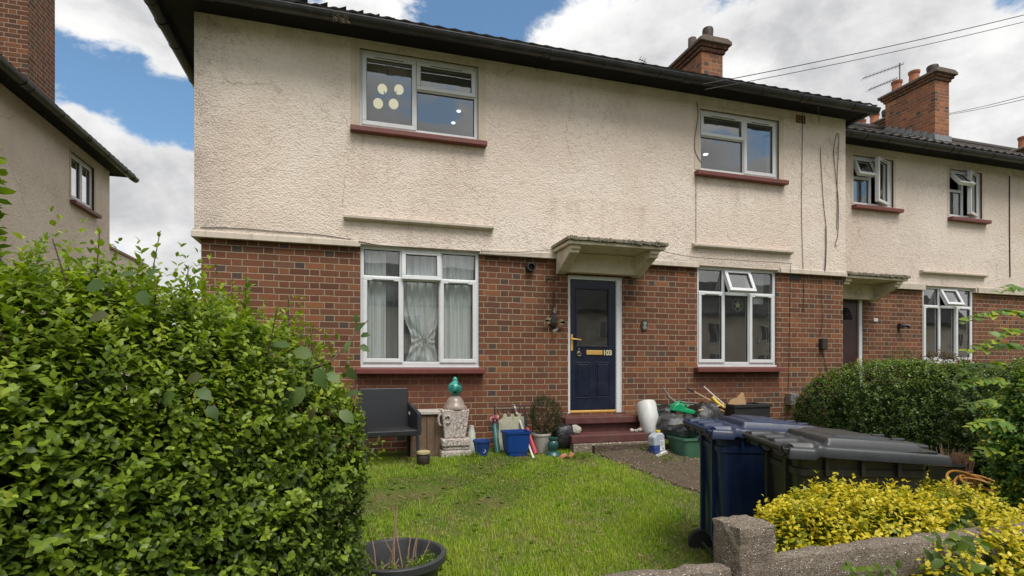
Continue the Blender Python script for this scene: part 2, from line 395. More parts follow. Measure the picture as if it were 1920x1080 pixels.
def emit_mat(name, col, s):
    m, nt = newmat(name); t = NT(nt); e = t.N('ShaderNodeEmission'); e.inputs[0].default_value = (*col, 1); e.inputs[1].default_value = s
    o = t.N('ShaderNodeOutputMaterial'); t.L(e.outputs[0], o.inputs[0]); return m

M_ = dict(
    brick=brick_mat('red_brick', tone=.78), brick_old=brick_mat('sooty_chimney_brick', tone=.62), brick_stack=brick_mat('chimney_brick', tone=1.25),
    stucco_lifted=stucco_mat('pebbledash_lifted', (.80, .71, .61), .5, .75), stucco=stucco_mat('pebbledash'), stucco_far=stucco_mat('neighbour_pebbledash', (.70, .61, .535), .7, .75),  # copy for the house across the gap: missing light put into its tint
    smooth=plain('smooth_render', (.56, .48, .38), .85, .10, 5, .3, .004, spec=.2, dirt=(.2, .15, .11), dirt_amt=.4, streak=True),
    trim=plain('painted_band', (.50, .435, .36), .8, .12, 5, .4, .006, spec=.25, dirt=(.2, .15, .10), dirt_amt=.5, streak=True),
    upvc=plain('white_plastic_frame', (.64, .65, .66), .32, .05, 4, .05, .002, dirt=(.42, .40, .36), dirt_amt=.25, streak=True),
    seal=plain('black_rubber_seal', (.02, .02, .022), .6), gasket=plain('grey_slot', (.05, .05, .055), .6),
    sill=plain('red_tile_paint', (.15, .038, .030), .55, .18, 6, .3, .004, dirt=(.10, .05, .04), dirt_amt=.5),
    step=plain('red_step_paint', (.095, .030, .027), .6, .22, 8, .4, .005, dirt=(.12, .08, .06), dirt_amt=.7),
    gutter=plain('black_plastic_gutter', (.013, .013, .014), .38, .3, 5, .25, .006, dirt=(.10, .10, .095), dirt_amt=.35, streak=False),
    fascia=plain('black_painted_board', (.008, .008, .009), .7, .3, 5, .3, .004, spec=.2, dirt=(.02, .02, .02), dirt_amt=.3),
    tile=plain('dark_roof_tile', (.045, .038, .034), .85, .35, 7, .5, .01, dirt=(.09, .085, .05), dirt_amt=.5),
    lead=plain('lead_flashing', (.20, .21, .22), .55, .25, 9, .5, .006),
    pot=plain('terracotta_pot', (.36, .13, .065), .8, .25, 9, .4, .004, dirt=(.10, .07, .05), dirt_amt=.6),
    capm=plain('weathered_cap', (.14, .105, .08), .95, .35, 12, .8, .012, dirt=(.05, .05, .035), dirt_amt=.7),
    glass=glass_mat('window_glass'), glass_dark=glass_mat('door_glass', (.30, .31, .30), 2.6, .12),
    door=plain('navy_door_paint', (.008, .012, .030), .35, .12, 5, .12, .003, dirt=(.03, .035, .05), dirt_amt=.5),
    door_red=plain('dark_red_door_paint', (.045, .018, .02), .4, .15, 5),
    brass=plain('polished_brass', (.72, .44, .12), .35, .1, 12, .1, .002, metal=.35),
    room=plain('room_plaster', (.30, .28, .25), .9, .08, 2), dark_room=plain('dim_room_plaster', (.09, .085, .08), .9, .1, 2),
    canopy=plain('cream_canopy_paint', (.60, .53, .41), .75, .14, 6, .4, .006, spec=.3, dirt=(.16, .12, .07), dirt_amt=.55),
    canopy_top=plain('mossy_canopy_edge', (.22, .19, .14), .95, .4, 22, .9, .012, dirt=(.05, .045, .03), dirt_amt=.85),
    cable=plain('black_cable_sheath', (.02, .019, .018), .6), greycable=plain('grey_cable_sheath', (.10, .095, .09), .6),
    conc=concrete_mat('aggregate_concrete'), pathm=concrete_mat('worn_asphalt_path', (.055, .040, .026), (.13, .095, .062), 70, .9, .45, .45),
    iron=plain('rusty_black_iron', (.025, .018, .015), .6, .4, 20, .5, .004, dirt=(.09, .035, .015), dirt_amt=.6),
    curtain=plain('pale_net_curtain', (.88, .87, .83), .85, .06, 3, .2, .004, spec=.1),
)

# ------------------------------------------------------------------ house pieces
def wall(name, mat, parent, axis, a0, a1, z0, z1, front, back, holes=()):
    """wall in the plane axis=front, thickness to back, with openings (a0,a1,z0,z1)"""
    hs = [(max(h[0], a0), min(h[1], a1), max(h[2], z0), min(h[3], z1)) for h in holes]
    hs = [h for h in hs if h[1] > h[0] and h[3] > h[2]]
    A = sorted({a0, a1, *[h[0] for h in hs], *[h[1] for h in hs]}); Z = sorted({z0, z1, *[h[2] for h in hs], *[h[3] for h in hs]})
    mb = MB()
    def P(a, d, z): return (a, d, z) if axis == 'y' else (d, a, z)
    def q(*p): mb.add(p, [(0, 1, 2, 3)])
    def hole(a, z): return any(h[0] < a < h[1] and h[2] < z < h[3] for h in hs)
    for i in range(len(A) - 1):
        for j in range(len(Z) - 1):
            ac, zc = (A[i] + A[i + 1]) / 2, (Z[j] + Z[j + 1]) / 2
            if hole(ac, zc): continue
            for d in (front, back): q(P(A[i], d, Z[j]), P(A[i + 1], d, Z[j]), P(A[i + 1], d, Z[j + 1]), P(A[i], d, Z[j + 1]))
            def solid(ii, jj):
                if ii < 0 or jj < 0 or ii >= len(A) - 1 or jj >= len(Z) - 1: return False
                return not hole((A[ii] + A[ii + 1]) / 2, (Z[jj] + Z[jj + 1]) / 2)
            if not solid(i - 1, j): q(P(A[i], front, Z[j]), P(A[i], back, Z[j]), P(A[i], back, Z[j + 1]), P(A[i], front, Z[j + 1]))
            if not solid(i + 1, j): q(P(A[i + 1], front, Z[j]), P(A[i + 1], back, Z[j]), P(A[i + 1], back, Z[j + 1]), P(A[i + 1], front, Z[j + 1]))
            if not solid(i, j - 1): q(P(A[i], front, Z[j]), P(A[i + 1], front, Z[j]), P(A[i + 1], back, Z[j]), P(A[i], back, Z[j]))
            if not solid(i, j + 1): q(P(A[i], front, Z[j + 1]), P(A[i + 1], front, Z[j + 1]), P(A[i + 1], back, Z[j + 1]), P(A[i], back, Z[j + 1]))
    return mb.build(name, mat, parent)

def ring(mb, x0, x1, z0, z1, y0, y1, w, M=None):
    mb.box(x0, x1, y0, y1, z0, z0 + w, M); mb.box(x0, x1, y0, y1, z1 - w, z1, M)
    mb.box(x0, x0 + w, y0, y1, z0 + w, z1 - w, M); mb.box(x1 - w, x1, y0, y1, z0 + w, z1 - w, M)

def sash(win, x0, x1, z0, z1, y, hinge=None, ang=0, vent=True, w=.052, T=None):
    """opening light with its own frame, seal and glass; hinge 'top' or 'left'"""
    M = Matrix.Identity(4)
    if hinge == 'top': M = Matrix.Translation((0, y, z1)) @ Matrix.Rotation(-R(ang), 4, 'X') @ Matrix.Translation((0, -y, -z1))
    if hinge == 'right': M = Matrix.Translation((x1 - .05, y - .015, 0)) @ Matrix.Rotation(R(ang), 4, 'Z') @ Matrix.Translation((-x1, -y, 0))
    if hinge == 'left': M = Matrix.Translation((x0, y, 0)) @ Matrix.Rotation(-R(ang), 4, 'Z') @ Matrix.Translation((-x0, -y, 0))
    if T is not None: M = T @ M
    mb = MB(); ring(mb, x0, x1, z0, z1, y - .022, y + .045, w, M); c = mb.build('casement', M_['upvc'], win, bevel=.005)
    mb = MB(); ring(mb, x0 + w - .003, x1 - w + .003, z0 + w - .003, z1 - w + .003, y + .0, y + .02, .008, M); mb.build('seal', M_['seal'], win)
    mb = MB(); mb.box(x0 + w * .6, x1 - w * .6, y + .012, y + .016, z0 + w * .6, z1 - w * .6, M); mb.build('pane', M_['glass'], win)
    if vent:
        cx = (x0 + x1) / 2; hw = (x1 - x0) * .27
        mb = MB(); mb.box(cx - hw, cx + hw, y - .032, y - .0225, z1 - w * .72, z1 - w * .30, M)
        mb.build('trickle_vent', M_['upvc'], win, bevel=.002)
        mb = MB(); mb.box(cx - hw, cx + hw, y - .030, y - .0225, z1 - w * .86, z1 - w * .74, M); mb.build('vent_slot', M_['gasket'], win)

def fixed(win, x0, x1, z0, z1, y, T=None):
    mb = MB(); ring(mb, x0, x1, z0, z1, y + .004, y + .02, .008, T); mb.build('seal', M_['seal'], win)
    mb = MB(); mb.box(x0 - .01, x1 + .01, y + .012, y + .016, z0 - .01, z1 + .01, T); mb.build('pane', M_['glass'], win)

def window(house, x0, x1, z0, z1, y, layout, sill=(.16, .16), sillz=None, T=None, open_top=0, fr=.045, left_open=0, top_open=0, lab=None):
    """y: plane of the wall; the frame sits just inside the reveal"""
    yf = y + .045; mb = MB(); F = fr; mu = .05
    ring(mb, x0, x1, z0, z1, yf, yf + .07, F, T)
    def V(x, a, b): mb.box(x - mu / 2, x + mu / 2, yf + .002, yf + .068, a, b, T)
    def Hh(z, a, b): mb.box(a, b, yf + .001, yf + .069, z - mu / 2, z + mu / 2, T)
    ys = yf + .005; k = F - .012
    if layout == 'left_casement':            # tall light on one side, small light over fixed pane on the other
        xm = x0 + (x1 - x0) * .455; V(xm, z0 + F, z1 - F); zm = z0 + (z1 - z0) * .60
        Hh(zm, xm + mu / 2, x1 - F)
    elif layout == 'right_casement':
        xm = x0 + (x1 - x0) * .575; V(xm, z0 + F, z1 - F); zm = z0 + (z1 - z0) * .60
        Hh(zm, x0 + F, xm - mu / 2)
    elif layout == 'six':
        xa = x0 + (x1 - x0) * .335; xb = x0 + (x1 - x0) * .665; zm = z0 + (z1 - z0) * .735
        V(xa, z0 + F, z1 - F); V(xb, z0 + F, z1 - F)
        for a, b in ((x0 + F, xa - mu / 2), (xa + mu / 2, xb - mu / 2), (xb + mu / 2, x1 - F)): Hh(zm, a, b)
    elif layout == 'narrow':
        xm = x0 + (x1 - x0) * .47; V(xm, z0 + F, z1 - F); zm = z0 + (z1 - z0) * .56
        Hh(zm, x0 + F, xm - mu / 2)
    elif layout == 'pair':
        xm = (x0 + x1) / 2; V(xm, z0 + F, z1 - F)
    win = mb.build('window', M_['upvc'], house, bevel=.004)
    if lab: win['label'] = lab
    if layout == 'left_casement':
        sash(win, x0 + k, xm + .012, z0 + k, z1 - k, ys); sash(win, xm - .012 + .03, x1 - k, zm - .012, z1 - k, ys, 'top', 1); fixed(win, xm + mu / 2, x1 - F, z0 + F, zm - mu / 2, yf + .02)
    elif layout == 'right_casement':
        sash(win, xm - .012, x1 - k, z0 + k, z1 - k, ys); sash(win, x0 + k, xm - .01, zm - .012, z1 - k, ys, 'top', 1); fixed(win, x0 + F, xm - mu / 2, z0 + F, zm - mu / 2, yf + .02)
    elif layout == 'six':
        sash(win, x0 + k, xa + .012, z0 + k, zm + .012, ys); sash(win, xb - .012, x1 - k, z0 + k, zm + .012, ys)
        fixed(win, xa + mu / 2, xb - mu / 2, z0 + F, zm - mu / 2, yf + .02)
        fixed(win, x0 + F, xa - mu / 2, zm + mu / 2, z1 - F, yf + .02); fixed(win, xb + mu / 2, x1 - F, zm + mu / 2, z1 - F, yf + .02)
        sash(win, xa - .0, xb + .0, zm - .012, z1 - k, ys, 'top', open_top, vent=False)
    elif layout == 'narrow':
        sash(win, x0 + k, xm + .01, zm - .012, z1 - k, ys, 'top', top_open, vent=False); fixed(win, x0 + F, xm - mu / 2, z0 + F, zm - mu / 2, yf + .02)
        sash(win, xm - .01, x1 - k, z0 + k, z1 - k, ys, 'right', left_open, vent=True)
    elif layout == 'pair':
        sash(win, x0 + k, xm + .01, z0 + k, z1 - k, ys, vent=False, T=T); sash(win, xm - .01, x1 - k, z0 + k, z1 - k, ys, vent=False, T=T)
    if sill:
        sz = sillz if sillz is not None else z0
        mb = MB(); mb.prism([(y - .10, sz - .075), (y - .10, sz - .012), (y + .05, sz + .0), (y + .05, sz - .075)], x0 - sill[0], x1 + sill[1], 'x', T)
        mb.build('sill', M_['sill'], win, bevel=.006)
        mb = MB(); mb.box(x0 + .004, x1 - .004, yf - .035, yf + .05, z0 - .032, z0 - .002, T); mb.build('frame_cill', M_['upvc'], win, bevel=.004)
    return win

def surround(house, x0, x1, z0, z1, y, w=.10):
    mb = MB(); a, b = y - .006, y + .03
    mb.box(x0 - w, x0, a, b, z0 - .01, z1 + .07); mb.box(x1, x1 + w, a, b, z0 - .01, z1 + .07); mb.box(x0, x1, a, b, z1, z1 + .07)
    return mb.build('window_surround', M_['smooth'], house, bevel=.004)

def ledge(house, x0, x1, z, y):
    mb = MB(); mb.prism([(y - .075, z - .02), (y - .075, z + .015), (y + .01, z + .04), (y + .01, z - .045), (y - .05, z - .03)], x0, x1, 'x')
    return mb.build('drip_ledge', M_['trim'], house, bevel=.006)

def gutter_run(house, a0, a1, d, z, axis='x', out=-1, r=.068, joints=2.0):
    """half-round gutter with rolled edge, brackets and joint collars; d is the centre line"""
    def prof(r1, r2):
        p = [(d + out * r1 * math.cos(t), z - r1 * math.sin(t)) for t in [math.pi * k / 12 for k in range(13)]]
        p2 = [(d + out * r2 * math.cos(t), z - r2 * math.sin(t)) for t in [math.pi * k / 12 for k in range(12, -1, -1)]]
        return p + p2
    ax = 'x' if axis == 'x' else 'y'
    mb = MB(); mb.prism(prof(r, r - .005), a0, a1, ax)
    e = d + out * r
    mb.prism([(e - .006, z - .004), (e + .006, z - .004), (e + .006, z + .010), (e - .006, z + .010)], a0, a1, ax)
    g = mb.build('gutter', M_['gutter'], house, smooth=True)
    x = a0 + .6
    while x < a1 - .1:
        mb = MB(); mb.prism(prof(r + .009, r - .002), x, x + .11, ax); mb.build('gutter_joint', M_['gutter'], g, smooth=True); x += joints
    x = a0 + .25
    while x < a1 - .1:
        mb = MB(); mb.prism(prof(r + .007, r), x, x + .025, ax); mb.build('gutter_bracket', M_['gutter'], g, smooth=True)
        x += .85
    return g

def tiled_slope(name, house, fn, L, rows, x_lo, x_hi, parent=None, step=.022, amp=.016, wl=.20):
    """fn(s, u) -> point; s runs along the eaves, u up the slope (0..1); clipped to x_lo(u)..x_hi(u)"""
    mb = MB()
    for j in range(rows):
        u0, u1 = j / rows, (j + 1.12) / rows
        lo, hi = x_lo(u0), x_hi(u0); n = max(2, int((hi - lo) / step))
        vs = []
        for k in range(n + 1):
            s = lo + (hi - lo) * k / n
            w = amp * (1 - abs(math.sin(math.pi * s / wl + (j % 2) * 0))) ** 1.0 + .004 * math.sin(s * 31 + j * 7)
            p0, nrm = fn(s, u0); p1, _ = fn(s, min(1, u1))
            lift = .028
            vs += [p0 + nrm * (w + lift), p1 + nrm * w, p0 + nrm * (w + lift - .022)]
        fs = []
        for k in range(n):
            a = k * 3; b = a + 3
            fs += [(a, b, b + 1, a + 1), (a + 2, b + 2, b, a)]
        mb.add(vs, fs)
    return mb.build(name, M_['tile'], house, smooth=True)

PITCH = R(30.5); TP = math.tan(PITCH)
def chimney(house, x0, x1, y0, y1, zb, zt, pots, mat='brick_stack', cowl=None):
    mb = MB(); mb.box(x0, x1, y0, y1, zb, zt - .24)
    c = mb.build('chimney', M_[mat], house)
    mb = MB()
    mb.box(x0 - .035, x1 + .035, y0 - .035, y1 + .035, zt - .24, zt - .175); mb.box(x0 - .075, x1 + .075, y0 - .075, y1 + .075, zt - .175, zt - .11)
    mb.build('corbel', M_['brick_old'], c, bevel=.006)
    mb = MB(); mb.prism([(x0 - .12, zt - .11), (x1 + .12, zt - .11), (x1 + .12, zt - .05), (x1 + .02, zt), (x0 - .02, zt), (x0 - .12, zt - .05)], y0 - .13, y1 + .13, 'y')
    mb.build('stack_cap', M_['capm'], c, bevel=.012)
    for (x, y, h, r, kind) in pots:
        mb = MB()
        if kind == 'pot':
            mb.lathe([(r * .9, 0), (r, .04), (r * .88, .08), (r * .82, h - .08), (r * .95, h - .06), (r * 1.0, h), (r * .72, h), (r * .7, h - .15)], (x, y, zt - .03), 20, cap=False)
            mb.build('chimney_pot', M_['pot'], c, smooth=True)
        elif kind == 'cowl':
            mb.lathe([(r * .6, 0), (r * .6, h * .4), (r * .95, h * .45), (r * 1.05, h * .9), (r * .95, h), (r * .2, h * 1.02)], (x, y, zt - .03), 20)
            mb.build('cowl', M_['iron'], c, smooth=True)
        else:
            mb.lathe([(r * .9, 0), (r, .05), (r * .9, h)], (x, y, zt - .03), 16); mb.build('chimney_pot', M_['capm'], c, smooth=True)
    return c

def cable(parent, pts, r=.006, mat='cable', name='cable', sub=5):
    P = [Vector(p) for p in pts]; out = []
    n = len(P)
    for i in range(n - 1):
        p0, p1, p2, p3 = P[max(i - 1, 0)], P[i], P[i + 1], P[min(i + 2, n - 1)]
        for k in range(sub):
            t = k / sub
            out.append(.5 * ((2 * p1) + (-p0 + p2) * t + (2 * p0 - 5 * p1 + 4 * p2 - p3) * t * t + (-p0 + 3 * p1 - 3 * p2 + p3) * t ** 3))
    out.append(P[-1]); mb = MB(); mb.tube(out, r, 6)
    return mb.build(name, M_[mat], parent, smooth=True)

def canopy(house, x0, x1, y, z):
    """flat concrete hood on two shaped brackets"""
    mb = MB(); mb.box(x0, x1, y - .58, y + .02, z, z + .045); c = mb.build('canopy', M_['canopy'], house, bevel=.008)
    mb = MB(); mb.box(x0 - .025, x1 + .025, y - .61, y + .01, z + .047, z + .09)
    rr = random.Random(3)
    for k in range(60):
        x = rr.uniform(x0, x1); mb.box(x, x + rr.uniform(.01, .04), y - .62, y - .55, z + .03 + rr.random() * .03, z + .07 + rr.random() * .03)
    mb.build('slab_edge', M_['canopy_top'], c, bevel=.008)
    mb = MB(); mb.box(x0 + .10, x1 - .12, y - .10, y + .01, z - .27, z - .003)
    mb.build('beam', M_['canopy'], c, bevel=.008)
    for xb in (x0 + .05, x1 - .20):
        mb = MB(); mb.prism([(y - .04, z - .29), (y - .10, z - .27), (y - .20, z - .215), (y - .45, z - .10), (y - .50, z - .095), (y - .50, z - .055), (y - .535, z - .05), (y - .535, z - .003), (y + .01, z - .003), (y + .01, z - .29)], xb, xb + .13, 'x')
        mb.build('bracket', M_['canopy'], c, bevel=.006)
    return c

ZS = 3.08          # bottom of the rough render
ZE = 5.657         # soffit
ZB = .30           # foot of the walls
XL, XR = -1.738, 7.79
DEPTH = 6.9

# ------------------------------------------------------------------ the end-terrace house
H1 = thing('terraced_house', (3.0, 0, .5), 'end house of the terrace with navy front door, cream roughcast above red brick', 'house')
GW1 = (.10, 1.625, 1.60, 3.11); GW2 = (4.995, 6.45, 1.615, 3.11)
UW1 = (.089, 1.603, 4.585, 5.545); UW2 = (5.01, 6.45, 4.545, 5.46)
DR = (2.91, 3.725, .925, 2.87)
holes = [GW1, GW2, UW1, UW2, DR]
wall('rendered_wall', M_['stucco'], H1, 'y', XL, XR, ZS, ZE, 0, .27, holes)
wall('brick_wall', M_['brick'], H1, 'y', XL + .06, XR, ZB, ZS, .05, .27, holes)
wall('rendered_wall', M_['stucco'], H1, 'x', .27, DEPTH, ZS, ZE, XL, XL + .25, [])
wall('brick_wall', M_['brick'], H1, 'x', .27, DEPTH, ZB, ZS, XL + .06, XL + .25, [])
wall('rendered_wall', M_['stucco'], H1, 'x', .27, .85, ZS, ZE, XR, XR - .25, [])
wall('brick_wall', M_['brick'], H1, 'x', .27, .85, ZB, ZS, XR - .002, XR - .25, [])
# smooth bell-cast band at the foot of the render
for nm, segs in (('render_band', [(XL - .03, GW1[0] - .02), (GW1[1] + .02, 2.72), (4.03, GW2[0] - .02), (GW2[1] + .02, XR + .012)]),):
    mb = MB()
    for a, b in segs: mb = MB(); mb.prism([(-.030, ZS - .012), (-.022, ZS + .055), (.0, ZS + .075), (.03, ZS + .075), (.03, ZS - .012)], a, b, 'x'); mb.build(nm, M_['trim'], H1, bevel=.004)
    mb = MB(); mb.prism([(XL - .03, ZS - .012), (XL - .03, ZS + .09), (XL + .01, ZS + .112), (XL + .03, ZS - .012)], .031, DEPTH, 'y')
    mb.build(nm, M_['trim'], H1, bevel=.004)
# party walls, floors and ceilings seen through the glass
mb = MB()
mb.box(2.35, 2.45, .27, DEPTH, .9, 5.8); mb.box(4.3, 4.4, .27, DEPTH, .9, 5.8); mb.box(XL + .25, XR - .25, 3.6, 3.7, .9, 5.8)
mb.box(XL + .25, XR - .25, .27, DEPTH, .85, .92); mb.box(XL + .25, XR - .25, .27, DEPTH, 3.25, 3.36); mb.box(XL + .25, XR - .25, .27, DEPTH, 5.66, 5.78)
mb.box(XL + .25, XR - .25, DEPTH - .2, DEPTH, .5, 5.66); mb.box(XR - .25, XR, .86, DEPTH, .5, 5.66)
mb.build('inner_wall', M_['room'], H1)
window(H1, *UW1, 0, 'left_casement', (.11, .10), UW1[2] - .03); surround(H1, *UW1, 0)
window(H1, *UW2, 0, 'right_casement', (.10, .11), UW2[2] - .03); surround(H1, *UW2, 0)
window(H1, *GW1, 0.03, 'six', (.05, .06), GW1[2] - .035, open_top=6)
window(H1, *GW2, 0.03, 'six', (.06, .06), GW2[2] - .035, open_top=24)
ledge(H1, -.10, 1.80, 3.425, 0); ledge(H1, 4.865, 6.68, 3.40, 0)
canopy(H1, 2.655, 4.06, 0.0, 3.155)

# eaves
mb = MB(); mb.box(XL - .30, XR + .13, -.33, .0, ZE, ZE + .02); mb.box(XL - .30, XL, .0, DEPTH + .3, ZE, ZE + .02); mb.box(XR, XR + .13, .0, .55, ZE, ZE + .02)
mb.build('soffit', M_['fascia'], H1)
mb = MB(); mb.box(XL - .325, XR + .15, -.355, -.33, ZE - .012, ZE + .045); mb.box(XL - .325, XL - .30, -.33, DEPTH + .3, ZE - .012, ZE + .045); mb.box(XR + .13, XR + .155, -.33, .5, ZE - .012, ZE + .045)
mb.build('fascia', M_['fascia'], H1)
ZG = ZE - .02
gutter_run(H1, XL - .42, XR + .16, -.425, ZG, 'x', -1)
gutter_run(H1, -.38, DEPTH + .3, XL - .395, ZG, 'y', -1)
gutter_run(H1, -.40, .45, XR + .195, ZE + .025, 'y', 1, r=.05)
mb = MB(); mb.prism([(-.44, ZE - .01), (-.44, ZE + .03), (1.2, ZE + .03 + 1.64 * math.tan(R(30.5))), (1.2, ZE - .01)], XR + .125, XR + .129, 'x'); mb.build('verge_board', M_['fascia'], H1)
EY = -.42; EZ = ZE + .03; RY = 3.35; RX = XL - .38 + (RY - EY)
cosP, sinP = math.cos(PITCH), math.sin(PITCH)
def front1(s, u): return Vector((s, EY + u * (RY - EY), EZ + u * (RY - EY) * TP)), Vector((0, -sinP, cosP))
tiled_slope('roof', H1, front1, 1, 15, lambda u: XL - .38 + u * (RY - EY), lambda u: XR + .16, step=.025)
def side1(s, u): return Vector((XL - .38 + u * (RY - EY), s, EZ + u * (RY - EY) * TP)), Vector((-sinP, 0, cosP))
tiled_slope('roof', H1, side1, 1, 15, lambda u: EY + u * (RY - EY), lambda u: DEPTH + .3 - u * .3, step=.05)
mb = MB(); mb.add([(RX, RY, EZ + (RY - EY) * TP), (XR + .16, RY, EZ + (RY - EY) * TP), (XR + .16, DEPTH + .3, EZ), (XL - .38, DEPTH + .3, EZ)], [(0, 1, 2, 3)])
mb.add([(XR + .155, EY + .1, EZ - .03), (XR + .155, RY, EZ + (RY - EY) * TP - .01), (XR + .155, DEPTH + .2, EZ - .03)], [(0, 1, 2)])
mb.tube([(RX, RY, EZ + (RY - EY) * TP + .02), (XR + .18, RY, EZ + (RY - EY) * TP + .02)], .11, 10)
mb.tube([(XL - .34, EY + .04, EZ + .03), (RX, RY, EZ + (RY - EY) * TP + .03)], .08, 8)
mb.build('ridge', M_['tile'], H1)
# front stack
c1 = chimney(H1, 6.33, 6.80, 1.8, 3.6, 6.6, 7.80, [(6.60, 1.98, .36, .10, 'cowl'), (6.56, 2.42, .42, .09, 'stump')])
mb = MB(); mb.box(6.31, 6.82, 1.775, 1.80, 6.95, 7.12); mb.build('flashing', M_['lead'], c1)
# small wall fittings that belong to the house
def vent_grille(house, px, py, w, h, y, mat, slats=3, cross=True):
    p = W(px, py, y); mb = MB(); mb.box(p.x - w / 2, p.x + w / 2, y - .006, y + .02, p.z - h / 2, p.z + h / 2)
    g = mb.build('air_brick', M_[mat], house, bevel=.002)
    mb = MB()
    for i in range(slats):
        for j in range(slats + 1):
            x = p.x - w / 2 + (j + .5) * w / (slats + 1); z = p.z - h / 2 + (i + .5) * h / slats
            mb.box(x - w * .07, x + w * .07, y - .0085, y - .003, z - h * .10, z + h * .10)
    mb.build('slots', M_['seal'], g)
M_['airbrick'] = plain('terracotta_grille', (.30, .15, .09), .8); M_['whitevent'] = plain('grey_plastic_grille', (.35, .36, .33), .6)
vent_grille(H1, 1501, 224, .19, .13, 0, 'airbrick'); vent_grille(H1, 1491, 519, .20, .10, .05, 'whitevent', 5)
p = W(993, 502, .05); mb = MB(); Mx = Matrix.Rotation(R(90), 4, 'X')
mb.lathe([(.062, -.01), (.066, .06), (.058, .085), (.045, .086), (.042, .03), (.02, .03)], p, 24, Mx); mb.build('flue_vent', M_['iron'], H1, smooth=True)
f = lambda l, y=-.008: [W(a, b, y) for a, b in l]
cable(H1, f([(376, 426), (450, 428), (520, 434), (600, 440), (655, 449), (720, 461)]) + f([(780, 464), (880, 470), (960, 473), (1034, 468)], -.05), .004)
cable(H1, f([(1238, 470), (1300, 482), (1400, 489), (1478, 494), (1482, 500)], -.045) + f([(1481, 560), (1480, 640), (1479, 700), (1478, 745)], .04), .004)
cable(H1, f([(1306, 190), (1309, 215), (1303, 258), (1304, 285), (1316, 307)], -.012), .004)
cable(H1, f([(1305, 320), (1305, 400), (1305, 470)], -.006), .0035, 'greycable')
cable(H1, f([(1505, 212), (1504, 300), (1503, 400), (1506, 505)], -.01) + f([(1507, 540), (1506, 585)], .042), .004)
cable(H1, f([(1534, 200)], -.50) + f([(1536, 222), (1539, 300), (1544, 380), (1549, 430), (1548, 500), (1542, 520)], -.012) + f([(1541, 560), (1543, 600), (1538, 630)], .03), .0045)
cable(H1, f([(1549, 425), (1549, 470), (1546, 512)], -.02), .006)
cable(H1, f([(1570, 462), (1566, 458), (1571, 440), (1572, 380), (1566, 320), (1563, 285), (1566, 262), (1570, 250), (1573, 262), (1570, 330), (1570, 380), (1569, 430)], -.014), .0048)
p = W(1540, 645, .05); mb = MB(); mb.box(p.x - .055, p.x + .055, -.03, .05, p.z - .09, p.z + .09); mb.build('cable_box', M_['iron'], H1, bevel=.012)
cable(H1, f([(1541, 655), (1546, 675), (1552, 700)], .035), .005)
p = W(1488, 748, -.02); mb = MB(); mb.box(p.x - .10, p.x + .02, -.07, .05, p.z - .10, p.z + .09); mb.box(p.x + .02, p.x + .12, -.05, .05, p.z - .01, p.z + .08)
M_['meter'] = plain('faded_grey_plastic', (.17, .155, .15), .6, .2, 8); mb.build('meter_box', M_['meter'], H1, bevel=.01)

# ------------------------------------------------------------------ front door and steps
def door(house, x0, x1, z0, z1, y, mat, glazed=True, steel=True):
    mb = MB(); w = .055; yf = y + .0
    mb.box(x0, x0 + w * .45, yf, yf + .09, z0, z1); mb.box(x1 - w * 1.35, x1, yf, yf + .09, z0, z1); mb.box(x0 + w * .45, x1 - w * 1.35, yf, yf + .09, z1 - w, z1)
    fr = mb.build('door_frame', M_['upvc'], house, bevel=.005)
    a, b = x0 + w * .45 + .004, x1 - w * 1.35 - .004; t, bt = z1 - w - .004, z0 + .045
    yd = yf + .03; mb = MB(); m = .10; gz0 = bt + .90
    # stiles and rails around the glass, solid lower half
    if glazed:
        mb.box(a, a + m, yd, yd + .045, bt, t); mb.box(b - m, b, yd, yd + .045, bt, t); mb.box(a + m, b - m, yd, yd + .045, t - m * 1.15, t); mb.box(a + m, b - m, yd, yd + .045, bt, gz0)
    else: mb.box(a, b, yd, yd + .045, bt, t)
    d = mb.build('door', mat, house, bevel=.003)
    if glazed:
        mb = MB(); ring(mb, a + m - .012, b - m + .012, gz0 - .012, t - m * 1.15 + .012, yd - .010, yd + .004, .022); mb.build('glazing_bead', mat, d, bevel=.004)
        mb = MB(); mb.box(a + m, b - m, yd + .018, yd + .023, gz0, t - m * 1.15); mb.build('pane', M_['glass_dark'], d)
    cx = (a + b) / 2
    for k, (p0, p1) in enumerate(((a + .085, cx - .045), (cx + .045, b - .085))):
        mb = MB(); q0, q1 = bt + .17, gz0 - .22
        ring(mb, p0, p1, q0, q1, yd - .008, yd + .002, .014)
        mb.prism([(p0 + .03, q0 + .03), (p1 - .03, q0 + .03), (p1 - .03, q1 - .03), (p0 + .03, q1 - .03)], yd - .012, yd + .002, 'y')
        mb.build('door_panel', mat, d, bevel=.006)
    return fr, d, (a, b, bt, t, yd, gz0, cx)
mb = MB(); mb.box(DR[0], DR[1], .20, .26, DR[2], DR[3]); mb.build('inner_wall', M_['dark_room'], H1)
fr, dd, (a, b, bt, t, yd, gz0, cx) = door(H1, *DR, .055, M_['door'])
mb = MB(); mb.box(a, b, yd - .02, yd + .04, DR[2] + .005, DR[2] + .04); mb.build('threshold', M_['brass'], dd, bevel=.008)
zl = gz0 - .085
mb = MB(); mb.box(cx - .10, cx + .15, yd - .012, yd, zl - .032, zl + .032); mb.build('letter_plate', M_['brass'], dd, bevel=.005)
mb = MB(); mb.box(a + .012, a + .042, yd - .014, yd, gz0 - .06, gz0 + .17); mb.tube([(a + .027, yd - .01, gz0 + .10), (a + .027, yd - .05, gz0 + .10), (a + .06, yd - .055, gz0 + .10), (a + .15, yd - .05, gz0 + .09)], .009, 8)
mb.build('door_handle', M_['brass'], dd, smooth=True)
